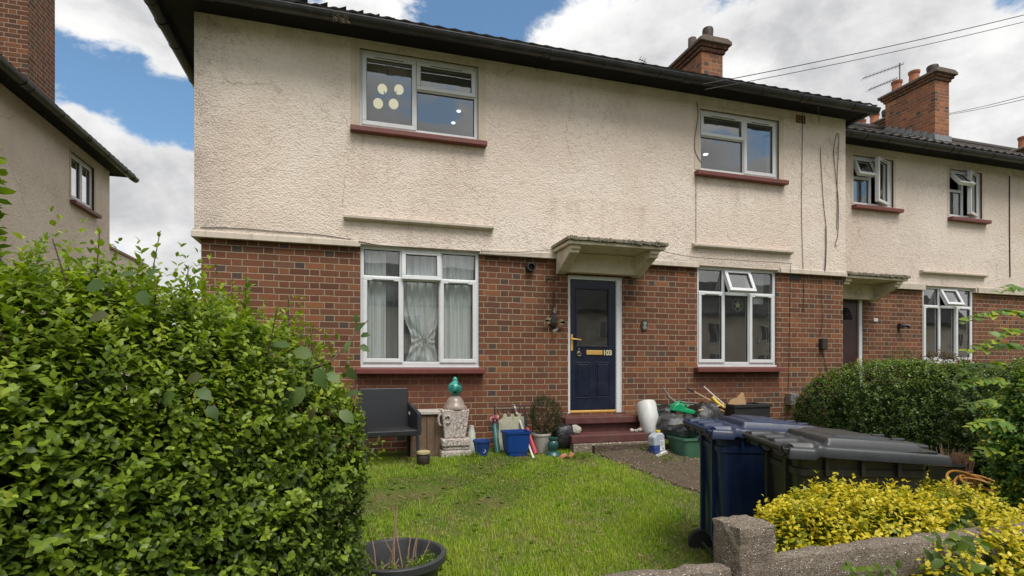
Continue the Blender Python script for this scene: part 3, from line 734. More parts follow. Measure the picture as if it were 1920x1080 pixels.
M_['old_steel'] = plain('tarnished_metal', (.30, .24, .16), .4, .3, 20, metal=.8)
mb = MB(); kx = a + .135
mb.lathe([(.026, 0), (.028, .008), (.02, .02), (.012, .024)], (kx, yd, zl - .005), 18, Mx)
mb.tube([(kx, yd - .01, zl + .07), (kx, yd - .015, zl + .03)], [.003, .009], 8)
mb.tube([(kx + .030 * math.cos(q), yd - .018, zl - .02 + .030 * math.sin(q)) for q in [R(150 + 24 * i) for i in range(11)]], .006, 8)
mb.build('knocker', M_['old_steel'], dd, smooth=True)
M_['gold'] = plain('gilt_numerals', (.70, .62, .40), .4, .1, 12, metal=.1)
def text(body, loc, size, mat, parent, name, depth=.004, rot=(90, 0, 0)):
    c = bpy.data.curves.new(name, 'FONT'); c.body = body; c.offset = .0035; c.size = size; c.extrude = depth; c.align_x = 'LEFT'; c.space_character = .95
    tmp = bpy.data.objects.new(name, c); COL.objects.link(tmp)
    bpy.context.view_layer.update()
    me = bpy.data.meshes.new_from_object(tmp.evaluated_get(bpy.context.evaluated_depsgraph_get())); bpy.data.objects.remove(tmp)
    M = Matrix.Translation(loc) @ Matrix.Rotation(R(rot[2]), 4, 'Z') @ Matrix.Rotation(R(rot[0]), 4, 'X'); me.transform(M)
    o = bpy.data.objects.new(name, me); COL.objects.link(o); me.materials.clear(); me.materials.append(mat)
    p = parent
    while p.parent: p = p.parent
    me.transform(Matrix.Translation(-Vector(p.location))); o.parent = parent
    return o
text('103', (cx + .153, yd - .008, zl - .034), .100, M_['gold'], dd, 'house_number')
mb = MB(); mb.lathe([(.006, 0), (.006, .006)], (a + .028, yd, gz0 + .62), 10, Mx); mb.build('spy_hole', M_['old_steel'], dd)
M_['mastic'] = plain('sealant_line', (.62, .60, .56), .6)
mb = MB(); mb.box(DR[0] - .010, DR[0] + .004, .046, .06, DR[2], DR[3]); mb.box(DR[1] - .002, DR[1] + .006, .046, .06, DR[2], DR[3]); mb.build('sealant', M_['mastic'], H1)
def stepx(px0, px1, y): return W(px0, 800, y).x, W(px1, 800, y).x
xa, xb = stepx(1060, 1207, -.33)
mb = MB(); mb.box(xa, xb, -.33, .048, .815, .905)
st = mb.build('doorstep', M_['step'], H1, bevel=.010)
mb = MB(); mb.box(xa + .05, xb - .02, -.26, .046, .30, .814); mb.build('riser', M_['step'], st)
xa, xb = stepx(1072, 1218, -.62)
mb = MB(); mb.box(xa, xb, -.62, -.262, .60, .70); s2 = mb.build('doorstep', M_['step'], H1, bevel=.010)
M_['rawconc'] = concrete_mat('rough_footing', (.13, .10, .075), (.26, .21, .16), 50, .6, .5)
mb = MB(); mb.box(xa + .02, xb + .05, -.64, -.263, .25, .598); mb.build('footing', M_['rawconc'], s2, bevel=.01)

# ------------------------------------------------------------------ the neighbouring house, set back
Y2 = .60; X2R = 22.0
H2 = thing('terraced_house', (12.0, Y2, .5), 'set back neighbouring house with dark red door and open casements, big chimney above', 'house')
def hole2(pa, pb, pt, pbt, y=Y2):
    a = W(pa, pt, y); b = W(pb, pt, y); c = W(pa, pbt, y); return (a.x, b.x, c.z, a.z)
NW1 = hole2(1600, 1675, 290, 381); NW2 = hole2(1780, 1841, 316, 404); NW3 = hole2(1735, 1830, 535, 678)
DR2 = (W(1556, 540, Y2 + .05).x, W(1618, 548, Y2 + .05).x, .80, W(1610, 550, Y2 + .05).z)
ZS2 = 3.05; ZE2 = W(1600, 272, Y2).z
h2 = [NW1, NW2, NW3, DR2]
wall('rendered_wall', M_['stucco_far'], H2, 'y', XR, X2R, ZS2, ZE2, Y2, Y2 + .27, h2)
wall('brick_wall', M_['brick'], H2, 'y', XR, X2R, ZB, ZS2, Y2 + .05, Y2 + .27, h2)
mb = MB()
for a, b in ((DR2[1] + .55, NW3[0] - .03), (NW3[1] + .03, X2R)): mb = MB(); mb.prism([(Y2 - .03, ZS2 - .01), (Y2 - .03, ZS2 + .09), (Y2 + .02, ZS2 + .11), (Y2 + .02, ZS2 - .01)], a, b, 'x'); mb.build('render_band', M_['trim'], H2)
mb = MB(); mb.box(XR, X2R, 7.3, 7.5, .5, ZE2); mb.box(XR, X2R, Y2 + .27, 7.3, 3.25, 3.35); mb.box(XR, X2R, Y2 + .27, 7.3, .8, .9); mb.box(XR, X2R, 3.4, 3.5, .9, ZE2); mb.box(XR, X2R, Y2 + .27, 7.3, ZE2, ZE2 + .05); mb.box(X2R - .2, X2R, Y2 + .27, 7.3, .5, ZE2)
mb.box(DR2[0], DR2[1], Y2 + .27, Y2 + .29, .9, 2.9)
mb.build('inner_wall', M_['dark_room'], H2)
window(H2, *NW1, Y2, 'narrow', (.04, .14), NW1[2] - .03, left_open=20, top_open=22); surround(H2, *NW1, Y2, .06)
window(H2, *NW2, Y2, 'narrow', (.05, .12), NW2[2] - .03, left_open=20, top_open=38); surround(H2, *NW2, Y2, .06)
window(H2, *NW3, Y2 + .02, 'six', (.05, .05), NW3[2] - .035, open_top=26)
p = W(1724, 508, Y2); q = W(1846, 519, Y2); ledge(H2, p.x, q.x, (p.z + q.z) / 2, Y2)
ca, cb = W(1570, 512, Y2 - .58).x, W(1703, 518, Y2 - .58).x
canopy(H2, max(ca, XR + .03), cb, Y2, W(1640, 520, Y2 - .58).z - .03)
fr, d2, (a, b, bt, t, yd2, gz2, cx2) = door(H2, *DR2, Y2 + .06, M_['door_red'], glazed=False)
mb = MB(); mb.prism([(b - .30 + .17 * math.cos(R(k * 15)), t - .42 + .22 * math.sin(R(k * 15))) for k in range(13)], yd2 - .006, yd2, 'y'); mb.build('fanlight', M_['glass_dark'], d2)
mb = MB(); mb.box(b - .52, b - .27, yd2 - .012, yd2, bt + .36, bt + .43); mb.build('letter_plate', M_['brass'], d2)
mb = MB(); mb.tube([(b - .05, yd2 - .045, bt + .80), (b - .13, yd2 - .045, bt + .78)], .011, 8); mb.box(b - .06, b - .035, yd2 - .045, yd2, bt + .68, bt + .90); mb.build('door_handle', M_['brass'], d2)
p = W(1641, 600, Y2 + .05); mb = MB(); mb.box(p.x - .05, p.x + .05, Y2 + .035, Y2 + .05, p.z - .03, p.z + .03); mb.build('number_plate', M_['mastic'], H2, bevel=.006)
mb = MB(); mb.box(XR + .13, X2R, Y2 - .33, Y2, ZE2, ZE2 + .02); mb.box(XR + .2, X2R, Y2 - .355, Y2 - .33, ZE2 - .012, ZE2 + .045); mb.build('fascia', M_['fascia'], H2)
gutter_run(H2, XR + .02, X2R, Y2 - .425, ZE2 - .02, 'x', -1)
EY2, EZ2, RY2 = Y2 - .42, ZE2 + .03, 3.95
def front2(s, u): return Vector((s, EY2 + u * (RY2 - EY2), EZ2 + u * (RY2 - EY2) * TP)), Vector((0, -sinP, cosP))
tiled_slope('roof', H2, front2, 1, 13, lambda u: XR + .17 - (.0 if u < .1 else .0), lambda u: X2R, step=.03)
zr2 = EZ2 + (RY2 - EY2) * TP
mb = MB(); mb.add([(XR, RY2, zr2), (X2R, RY2, zr2), (X2R, 7.6, EZ2), (XR, 7.6, EZ2)], [(0, 1, 2, 3)]); mb.tube([(XR + .17, RY2, zr2 + .02), (X2R, RY2, zr2 + .02)], .11, 10); mb.build('ridge', M_['tile'], H2)
c2 = chimney(H2, 13.28, 13.74, 2.5, 3.75, 6.5, 8.67, [(13.51, 3.62, .34, .13, 'pot'), (13.51, 3.17, .36, .13, 'pot'), (13.51, 2.72, .26, .12, 'cowl')])
mb = MB()
rr = random.Random(5)
for k in range(7):
    y = 2.5 + k * .18; z = EZ2 + (y - EY2) * TP
    mb.box(13.262, 13.28, y, y + .19, z - .03, z + .19 + rr.random() * .02)
mb.box(13.24, 13.78, 2.47, 2.499, EZ2 + (2.5 - EY2) * TP - .08, EZ2 + (2.5 - EY2) * TP + .15)
mb.build('flashing', M_['lead'], c2)
chimney(H2, 15.3, 15.75, 5.3, 6.6, 6.0, 9.1, [(15.5, 6.35, .36, .14, 'pot'), (15.5, 5.9, .36, .14, 'pot'), (15.5, 5.5, .3, .13, 'cowl')])
chimney(H2, 17.55, 18.0, 2.5, 3.75, 6.2, 7.62, [(17.78, 3.35, .36, .13, 'pot'), (17.78, 2.85, .36, .13, 'pot')])
cable(H2, [W(1893, 330, Y2 - .01), W(1893, 430, Y2 - .01), W(1894, 520, Y2 - .01)], .010)
p = W(1685, 612, Y2 + .05)
M_['dkgrey'] = plain('dark_grey_plastic', (.03, .03, .032), .4)
mb = MB(); mb.box(p.x - .035, p.x + .035, Y2 - .02, Y2 + .05, p.z - .05, p.z + .05); mb.tube([(p.x, Y2 - .02, p.z), (p.x + .05, Y2 - .07, p.z + .01), (p.x + .09, Y2 - .09, p.z - .02)], [.02, .028, .035], 10); mb.build('wall_light', M_['dkgrey'], H2, smooth=True)

# ------------------------------------------------------------------ house across the gap on the other side
XH, YH = -4.84, 6.19
H3 = thing('detached_house', (-7.5, 3, .5), 'plain cream roughcast house across the gap, one small flank window and a broad brick chimney', 'house')
a = WX(133, 283, XH); b = WX(176, 310, XH); c = WX(133, 371, XH)
W3 = (a.y, b.y, c.z, a.z)
wall('rendered_wall', M_['stucco_lifted'], H3, 'x', 0.0, YH, .3, ZE, XH, XH - .25, [W3])
mb = MB(); mb.box(-12, XH - .25, 0, .2, .3, ZE); mb.box(-12, XH - .25, YH - .2, YH, .3, ZE); mb.box(-12, -11.8, 0.2, YH - .2, .3, ZE); mb.box(-8.5, -8.4, .2, YH - .2, .3, ZE); mb.box(-8.4, XH - .25, .2, YH - .2, ZE - .1, ZE); mb.box(-8.4, XH - .25, .2, YH - .2, 3.2, 3.3)
mb.build('inner_wall', M_['dark_room'], H3)
# its window faces sideways: built in a turned frame
T3 = Matrix.Translation((XH, 0, 0)) @ Matrix.Rotation(R(90), 4, 'Z')
window(H3, W3[0], W3[1], W3[2], W3[3], 0, 'pair', (.04, .10), W3[2] - .03, T=T3)
mb = MB(); mb.box(W3[0] - .06, W3[0], -.006, .03, W3[2], W3[3] + .05, T3); mb.box(W3[1], W3[1] + .06, -.006, .03, W3[2], W3[3] + .05, T3); mb.box(W3[0], W3[1], -.006, .03, W3[3], W3[3] + .05, T3); mb.build('window_surround', M_['smooth'], H3)
mb = MB(); mb.box(XH, XH + .28, -.3, YH + .25, ZE, ZE + .02); mb.box(XH + .28, XH + .30, -.3, YH + .25, ZE - .012, ZE + .045); mb.box(XH - .5, XH + .28, YH + .24, YH + .26, ZE - .01, ZE + .045); mb.build('fascia', M_['fascia'], H3)
gutter_run(H3, -.3, YH + .33, XH + .36, ZE - .02, 'y', 1)
def side3(s, u): return Vector((XH + .36 - u * 3.9, s, EZ + u * 3.9 * TP)), Vector((sinP, 0, cosP))
tiled_slope('roof', H3, side3, 1, 12, lambda u: -.3 + u * 3.0, lambda u: YH + .3 - u * 2.8, step=.05)
mb = MB(); mb.add([(XH + .36, -.3, EZ), (XH - 3.5, 2.7, EZ + 3.9 * TP), (-12.4, -.3, EZ)], [(0, 1, 2)]); mb.add([(XH + .36, YH + .3, EZ), (XH - 3.5, 3.5, EZ + 3.9 * TP), (-12.4, YH + .3, EZ)], [(0, 1, 2)]); mb.build('roof_slope', M_['tile'], H3)
p1 = WX(52, 100, -5.2); p2 = WX(103, 100, -5.2)
chimney(H3, -6.6, -5.2, p1.y, p2.y, 5.5, 9.6, [], mat='brick_old')
mb = MB(); mb.prism([(YH, .3), (YH, 4.07), (YH + 2.2, 4.07), (YH + 2.2, .3)], XH - .3, XH - .02, 'x'); e3 = mb.build('extension', M_['stucco_lifted'], H3)
mb = MB(); mb.box(XH - .34, XH + .02, YH, YH + 2.2, 4.07, 4.12); mb.build('coping', M_['airbrick'], e3)

p = W(640, 32, -.49); rr = random.Random(9); mb = MB()
for k in range(60):
    q = p + Vector((rr.uniform(-.09, .09), rr.uniform(-.01, .05), rr.uniform(-.05, .02))); mb.tube([q, q + Vector((rr.uniform(-.03, .03), rr.uniform(-.03, 0), rr.uniform(-.04, .05)))], .004, 4)
M_['moss'] = plain('dry_moss', (.12, .095, .055), .95, .4, 20); mb.build('moss', M_['moss'], H1)

# ------------------------------------------------------------------ ground
def soil_mat():
    m, nt = newmat('lawn_soil'); t = NT(nt); v = t.obj()
    n = t.noise(v, 3.0, 7, .65); f = t.noise(v, 45, 5, .7)
    c = t.mix(t.mr(n, .4, .62, 0, 1, True), (.10, .16, .02), (.17, .14, .06)); c = t.mix(t.mr(f, .35, .7, 0, .7), c, (.035, .05, .012))
    t.out(c, .95, t.bump(f, .8, .02), spec=.1); return m
M_['soil'] = soil_mat()
M_['pave'] = plain('pavement_slab', (.22, .21, .19), .9, .15, 6, .5, .004); M_['road'] = plain('road_asphalt', (.05, .05, .052), .9, .25, 40, .6, .004)
ys = [-400, -60, -7.6, -5.6, -5.3, -4.4, -4.0, -3.5, -3, -2.5, -2, -1.5, -1, -.5, 0, .5, 30, 400]
xs = [-400, -60, -12, -6, -3] + [i * .5 for i in range(-5, 17)] + [12, 20, 60, 400]
mb = MB(); mb.add([(x, y, (gz(y) if y > -5 else gz(y) - min(.06, (-5 - y) * .2)) + (0.015 * math.sin(x * 2.1 + y * 1.7) if abs(x) < 9 and -4.5 < y < -.6 else 0)) for y in ys for x in xs],
              [(j * len(xs) + i, j * len(xs) + i + 1, (j + 1) * len(xs) + i + 1, (j + 1) * len(xs) + i) for j in range(len(ys) - 1) for i in range(len(xs) - 1)])
tag(mb.build('ground', M_['soil'], smooth=True), kind='structure')
mb = MB(); mb.box(-60, 60, -8.6, -5.75, -.05, .06); mb.box(-60, 60, -8.78, -8.605, -.1, .05)
tag(mb.build('pavement', M_['pave'], bevel=.01), kind='structure')
mb = MB(); mb.box(-60, 60, -16, -8.79, -.5, -.055); 
tag(mb.build('road', M_['road']), kind='structure')
def groundz(x, y): return gz(y) + (0.015 * math.sin(x * 2.1 + y * 1.7) if abs(x) < 9 and -4.5 < y < -.6 else 0)
# path of worn asphalt from the steps towards the gate
def path_edges(y):
    k = (-.55 - y)
    return 2.90 + k * .20 + .03 * math.sin(y * 7) + .02 * math.sin(y * 19 + 1) + .012 * math.sin(y * 47), 3.93 + k * .16 + .03 * math.sin(y * 5 + 1) + .02 * math.sin(y * 23)
def pfn(u, v):
    y = -.55 - v * 4.3; l, r = path_edges(y); x = l + (r - l) * u
    e = min(u, 1 - u)
    return (x, y, groundz(x, y) + (.024 if e > .03 else -.03) + .006 * math.sin(x * 23 + y * 11) * math.sin(y * 17) + .02 * (1 - abs(2 * u - 1)))
mb = MB(); mb.grid(pfn, 40, 150); mb.box(2.95, 3.95, -.72, -.56, .45, .575)
tag(mb.build('path', M_['pathm'], smooth=True), kind='structure')

# ------------------------------------------------------------------ leaves
def fast_mesh(name, verts, loops, sizes, mat, tone=None, smooth=False, parent=None):
    off = Vector((0, 0, 0))
    if parent is not None:
        p = parent
        while p.parent: p = p.parent
        off = p.location
    verts = np.asarray(verts, np.float32).reshape(-1, 3) - np.array(off, np.float32)
    me = bpy.data.meshes.new(name); nv = len(verts); nl = len(loops); nf = len(sizes)
    me.vertices.add(nv); me.vertices.foreach_set('co', verts.ravel())
    me.loops.add(nl); me.loops.foreach_set('vertex_index', np.asarray(loops, np.int32))
    me.polygons.add(nf); st = np.zeros(nf, np.int32); st[1:] = np.cumsum(sizes)[:-1]
    me.polygons.foreach_set('loop_start', st)
    me.update(calc_edges=True)
    if tone is not None:
        a = me.attributes.new('tone', 'FLOAT', 'POINT'); a.data.foreach_set('value', np.asarray(tone, np.float32))
    me.materials.append(mat)
    if smooth: me.polygons.foreach_set('use_smooth', np.ones(nf, bool))
    me.validate(); o = bpy.data.objects.new(name, me); COL.objects.link(o)
    if parent is not None: o.parent = parent
    return o
def nrmz(a): return a / np.maximum(np.linalg.norm(a, axis=-1, keepdims=True), 1e-9)
def leaves(name, P, A, Nn, Ln, Wd, tone, mat, parent=None, droop=.18, fold=.22, smooth=True):
    """P base points, A axis, Nn rough normal, Ln length, Wd half width; each leaf is a folded, drooping blade of six faces"""
    A = nrmz(A); S = nrmz(np.cross(A, Nn)); U = nrmz(np.cross(S, A)); L = Ln[:, None]; w = Wd[:, None]
    def pt(a, s, u): return P + A * L * a + S * w * s + U * L * u
    V = np.stack([pt(0, 0, 0), pt(.5, 0, .02), pt(1, 0, -droop), pt(.25, .78, fold * .35), pt(.62, .85, fold * .3 - droop * .3), pt(.25, -.78, fold * .35), pt(.62, -.85, fold * .3 - droop * .3)], 1)
    n = len(P); base = (np.arange(n) * 7)[:, None]
    pat = np.array([0, 1, 4, 3, 1, 2, 4, 0, 5, 6, 1, 1, 6, 2])
    loops = (base + pat[None]).ravel(); sizes = np.tile([4, 3, 4, 3], n)
    return fast_mesh(name, V, loops, sizes, mat, np.repeat(tone, 7), smooth, parent)

class Leafage:
    def __init__(s, seed): s.r = np.random.default_rng(seed); s.P = []; s.A = []; s.N = []; s.L = []; s.W = []; s.T = []; s.stems = []
    def sprigs(s, P, D, length, pairs, leaf, wr=.32, tone=(.2, .9), young=.35, spread=.85, toff=0):
        """opposite pairs of leaves along short shoots; the tip ones are smaller and younger"""
        r = s.r; n = len(P); D = nrmz(D); length = np.broadcast_to(length, (n,)).astype(float); leaf = np.broadcast_to(leaf, (n,)).astype(float)
        ref = nrmz(r.normal(size=(n, 3))); X = nrmz(np.cross(D, ref)); Y = np.cross(D, X)
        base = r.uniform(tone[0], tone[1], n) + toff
        for k in range(pairs):
            f = (k + .3) / pairs; rot = k * math.pi / 2 + r.uniform(-.3, .3, n)
            for sgn in (1, -1):
                side = (X * np.cos(rot)[:, None] + Y * np.sin(rot)[:, None]) * sgn
                a = D * (1 - spread * (1 - .55 * f))+ side * spread * (1 - .35 * f) + r.normal(size=(n, 3)) * .16
                p = P + D * (length * f)[:, None] + r.normal(size=(n, 3)) * .004
                s.P.append(p); s.A.append(a); s.N.append(D * .9 + np.array([0, 0, .5]) + r.normal(size=(n, 3)) * .28)
                l = leaf * (1 - .5 * f ** 2) * r.uniform(.75, 1.25, n); s.L.append(l); s.W.append(l * wr * r.uniform(.85, 1.15, n))
                s.T.append(np.clip(base + young * (f - .5) + r.normal(size=n) * .07, 0, 1))
    def loose(s, P, A, N, L, wr, tone):
        n = len(P); s.P.append(P); s.A.append(A); s.N.append(N); s.L.append(L); s.W.append(L * wr); s.T.append(tone)
    def build(s, name, mat, parent, **k):
        c = np.concatenate
        return leaves(name, c(s.P), c(s.A), c(s.N), c(s.L), c(s.W), c(s.T), mat, parent, **k)

def lump(P, seed, f=2.2, amp=1.0):
    """smooth pseudo-noise in -1..1 on points"""
    r = np.random.default_rng(seed); out = np.zeros(len(P)); tot = 0
    for o in range(4):
        for _ in range(3):
            k = r.normal(size=3); k = k / np.linalg.norm(k) * f * (1.9 ** o); ph = r.uniform(0, 6.28)
            out += np.sin(P @ k + ph) * (.55 ** o); tot += (.55 ** o) * .55
    return out / tot * amp

def superell(center, half, ex, yaw, n, seed, zmin=-1.0, lo=.0):
    """points and normals on a rounded box surface, roughly even by area"""
    r = np.random.default_rng(seed); out = []; no = []; h = np.array(half)
    cnt = 0
    while cnt < n:
        d = r.normal(size=(n * 2, 3)); d = nrmz(d) ; q = d / (np.abs(d) ** ex).sum(1)[:, None] ** (1 / ex)
        g = np.sign(q) * np.abs(q) ** (ex - 1) / h; area = np.linalg.norm(q * h, axis=1) ** 2 / np.maximum((q * h * nrmz(g)).sum(1), .05) * ((np.abs(d) ** ex).sum(1) ** (-1.0 / ex) * 0 + 1)
        # solid-angle correction
        wgt = np.linalg.norm(q, axis=1) ** 3 / np.maximum((q * nrmz(np.sign(q) * np.abs(q) ** (ex - 1))).sum(1), .05) * (np.prod(h) * np.linalg.norm(g, axis=1))
        keep = (r.uniform(size=len(q)) < wgt / np.percentile(wgt, 99)) & (q[:, 2] > zmin)
        out.append((q * h)[keep]); no.append(nrmz(g)[keep]); cnt += keep.sum()
    Q = np.concatenate(out)[:n]; G = np.concatenate(no)[:n]
    c, s_ = math.cos(yaw), math.sin(yaw); Rm = np.array([[c, -s_, 0], [s_, c, 0], [0, 0, 1]])
    return Q @ Rm.T + np.array(center), G @ Rm.T

def core_mesh(center, half, ex, yaw, name, mat, parent, shrink=.80, post=None):  # unseen solid core added inside the leaves to block light
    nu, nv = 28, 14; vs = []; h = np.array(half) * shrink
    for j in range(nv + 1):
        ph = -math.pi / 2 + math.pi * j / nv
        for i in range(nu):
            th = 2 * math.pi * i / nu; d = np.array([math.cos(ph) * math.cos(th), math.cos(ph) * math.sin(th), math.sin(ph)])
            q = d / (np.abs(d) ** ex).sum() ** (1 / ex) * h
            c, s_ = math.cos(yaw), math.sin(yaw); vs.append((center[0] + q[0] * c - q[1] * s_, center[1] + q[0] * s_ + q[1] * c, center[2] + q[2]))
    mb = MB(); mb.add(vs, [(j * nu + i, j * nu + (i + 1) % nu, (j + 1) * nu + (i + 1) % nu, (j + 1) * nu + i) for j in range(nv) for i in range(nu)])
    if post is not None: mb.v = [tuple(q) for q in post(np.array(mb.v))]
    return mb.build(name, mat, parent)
M_['twig'] = plain('brown_twig_bark', (.085, .055, .035), .85, .3, 30, .5, .003)
M_['inner'] = plain('light_block_green', (.030, .048, .012), .95, .5, 25, .8, .02, spec=.05)
M_['privet'] = leaf_mat('privet_leaf', [(0, (.034, .062, .010)), (.35, (.080, .135, .014)), (.65, (.165, .245, .018)), (.85, (.25, .34, .026)), (1, (.34, .40, .045))], .36, .42, .4)
M_['dark_privet'] = leaf_mat('dark_hedge_leaf', [(0, (.022, .044, .009)), (.5, (.065, .112, .017)), (.85, (.13, .205, .026)), (1, (.20, .28, .035))], .22, .4, .45)
M_['golden'] = leaf_mat('golden_privet_leaf', [(0, (.035, .085, .010)), (.25, (.15, .22, .015)), (.48, (.42, .385, .02)), (.75, (.63, .51, .025)), (1, (.72, .60, .06))], .30, .42, .4)
M_['bramble'] = leaf_mat('bramble_leaf', [(0, (.10, .08, .03)), (.3, (.05, .095, .02)), (.7, (.08, .14, .03)), (1, (.13, .18, .055))], .30, .5, .4)
M_['conifer'] = leaf_mat('dwarf_conifer_leaf', [(0, (.02, .03, .012)), (.6, (.05, .065, .025)), (1, (.13, .10, .04))], .15, .6, .2)
M_['mixed'] = leaf_mat('bright_shrub_leaf', [(0, (.015, .045, .01)), (.4, (.05, .13, .02)), (.75, (.13, .24, .03)), (.92, (.36, .40, .03)), (1, (.62, .50, .04))], .32, .42, .4)
M_['grass'] = leaf_mat('grass_blade', [(0, (.06, .11, .012)), (.3, (.19, .30, .020)), (.62, (.31, .44, .028)), (.85, (.36, .42, .045)), (1, (.46, .38, .19))], .35, .5, .3)

# ------------------------------------------------------------------ the big privet hedge on the left
HA = Vector((-3.0, -6.30)); HB = Vector((-.15, -4.12)); hd = (HB - HA); hl = hd.length; hyaw = math.atan2(hd.y, hd.x)
hc = np.array([(HA.x + HB.x) / 2, (HA.y + HB.y) / 2, .82]); hh = [hl / 2 + .08, .62, 1.08]
hedge = thing('privet_hedge', (float(hc[0]), float(hc[1]), .1), 'tall green privet hedge with pale new shoots, filling the corner of the lawn', 'hedge')
def clip_cam(P, *arr, d=.40):
    k = np.linalg.norm(P - np.array(CAM), axis=1) > d
    return (P[k],) + tuple(a[k] for a in arr)
P, G = superell(hc, hh, 3.0, hyaw, 13000, 11, zmin=-.8)
# the near face is looked at from close by: fill it more tightly
P2, G2 = superell(hc, hh, 3.0, hyaw, 16000, 12, zmin=-.8); t2 = P2[:, 0] * ST + (P2[:, 1] + 7) * CT
k2 = (t2 < 2.0) & ((G2 * (np.array(CAM) - P2)).sum(1) > 0) & (P2[:, 0] > -2.0); P = np.concatenate([P, P2[k2]]); G = np.concatenate([G, G2[k2]])
disp = lump(P, 3, 3.2) * .085 + lump(P, 4, 9) * .03
disp = np.where(P[:, 0] * ST + (P[:, 1] + 7) * CT < 1.9, np.maximum(disp, -.01), disp)
P = P + G * disp[:, None]
def settle(Q):
    t = np.clip(Q[:, 0] * ST + (Q[:, 1] + 7) * CT, .6, 9); f = np.clip((1.55 + .185 * t - .3) / (1.95 - .3), .5, 1.08)
    Q = Q.copy(); Q[:, 2] = .3 + (Q[:, 2] - .3) * np.where(Q[:, 2] > .3, f, 1); return Q
P = settle(P)
lf = Leafage(21); r = lf.r
P, G, dsp = clip_cam(P, G, disp)
up = np.array([0, 0, 1.0])
D = G * .75 + up * .55 + r.normal(size=P.shape) * .38
lf.sprigs(P - nrmz(D) * .05, D, r.uniform(.05, .12, len(P)), 4, r.uniform(.024, .040, len(P)), .32, (.22, .72), .38, toff=np.clip((P[:, 2] - 1.15) * .42, -.20, .26))  # tone by height: new growth, plus the top's sunlight put into leaf colour
# deeper, older leaves
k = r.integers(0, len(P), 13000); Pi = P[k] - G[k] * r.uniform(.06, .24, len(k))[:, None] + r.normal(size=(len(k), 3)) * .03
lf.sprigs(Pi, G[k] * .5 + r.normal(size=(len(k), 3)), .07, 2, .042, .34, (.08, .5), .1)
# long new shoots standing out of the top
top = (G[:, 2] > .45); kt = r.choice(np.where(top)[0], 620); Pt = P[kt]
Dt = up * .9 + r.normal(size=(len(kt), 3)) * .22 + G[kt] * .2
lt = r.uniform(.08, .24, len(kt))
lf.sprigs(Pt, Dt, lt, 6, r.uniform(.030, .042, len(kt)), .33, (.45, .85), .25, .7)
ks = r.choice(np.where(~top)[0], 900); lf.sprigs(P[ks], G[ks] * .8 + up * .6 + r.normal(size=(len(ks), 3)) * .25, r.uniform(.08, .16, len(ks)), 5, .036, .32, (.5, .9), .25, .75)
# one tall shoot close to the camera side
ps = np.array([WT(-10, 470 - i * 26, 1.75) for i in range(7)]); lf.sprigs(ps, np.tile(up, (7, 1)) + r.normal(size=(7, 3)) * .25, .06, 3, .050, .36, (.25, .7), .2)
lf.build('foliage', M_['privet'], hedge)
mb = MB(); 
for i in range(90):
    j = int(kt[i * 3]); p = Vector(P[j]); mb.tube([p - Vector((0, 0, .1)), p + Vector(Dt[i * 3]).normalized() * float(lt[i * 3])], [.003, .0015], 4)
for i in range(60):
    j = int(ks[i * 5]); p = Vector(P[j]); q = Vector(G[j]); mb.tube([p - q * .22, p - q * .02 + Vector((0, 0, .05))], [.005, .002], 4)
for i in range(14):
    f = i / 13; c = HA.lerp(HB, f); mb.tube([(c.x, c.y, .05), (c.x + rnd.uniform(-.1, .1), c.y + .05, .7), (c.x + rnd.uniform(-.2, .2), c.y, 1.3)], [.022, .015, .008], 6)
for (px, py, px2, py2, t) in ((568, 932, 640, 946, 2.25), (344, 1012, 352, 1048, 1.9), (290, 1005, 300, 1050, 1.85), (232, 1005, 250, 1020, 1.8)):
    mb.tube([WT(px, py, t), WT((px + px2) / 2, (py + py2) / 2 - 2, t - .02), WT(px2, py2, t)], [.005, .0045, .003], 6)
mb.tube([WT(-12, 520, 1.8), WT(-8, 420, 1.76), WT(-12, 310, 1.74)], [.005, .004, .002], 5)
mb.build('stems', M_['twig'], hedge, smooth=True)
core_mesh(hc, hh, 3.0, hyaw, 'light_block_core', M_['inner'], hedge, .70, settle)

# bramble growing through the hedge, larger soft leaves
br = thing('bramble', tuple(WT(590, 720, 2.55)), 'large-leaved bramble shoots growing out through the face of the privet hedge', 'bramble')
lb = Leafage(5); rb = lb.r
for (px, py, t, L, dx, dy) in ((560, 650, 2.28, .11, -1, .3), (600, 668, 2.26, .11, -.8, .1), (610, 690, 2.25, .12, .3, -1), (585, 725, 2.22, .12, -.6, -.7), (560, 745, 2.24, .10, -.4, -.9), (625, 700, 2.3, .09, .9, -.2),
                               (600, 760, 2.24, .08, .1, -1), (650, 770, 2.4, .10, .9, -.4), (660, 745, 2.45, .09, .9, .3), (680, 622, 2.6, .07, .4, .5), (672, 640, 2.6, .07, -.3, -.5), (688, 648, 2.6, .06, .8, -.2), (682, 606, 2.6, .05, .2, .9), (665, 690, 2.62, .08, .5, -.7), (690, 630, 2.6, .055, .9, .3),
                               (380, 705, 2.0, .10, -.9, .1), (370, 730, 2.0, .10, .8, -.3), (330, 740, 1.98, .11, -.9, -.1), (390, 760, 2.0, .09, .6, -.6), (220, 520, 2.0, .10, .9, .1), (200, 535, 2.0, .12, -.9, -.1), (262, 545, 2.02, .10, .3, -.8), (205, 590, 1.95, .10, -.9, -.1), (275, 520, 2.02, .08, .4, .6)):
    px = px - 14 if px > 500 else px; t = 2.12 if px > 640 else (2.0 if px > 500 else (1.62 if px > 300 else 1.42)); p = np.array(WT(px, py, t))
    L *= t / 2.2; right = np.array([CT, -ST, 0]); fw = np.array([ST, CT, 0])
    a = right * dx + up * dy - fw * .25 + rb.normal(size=3) * .15
    lb.loose(p[None], a[None], (up * .6 - fw * .7 + rb.normal(size=3) * .25)[None], np.array([L]), .29, np.array([rb.uniform(.1, 1)]))
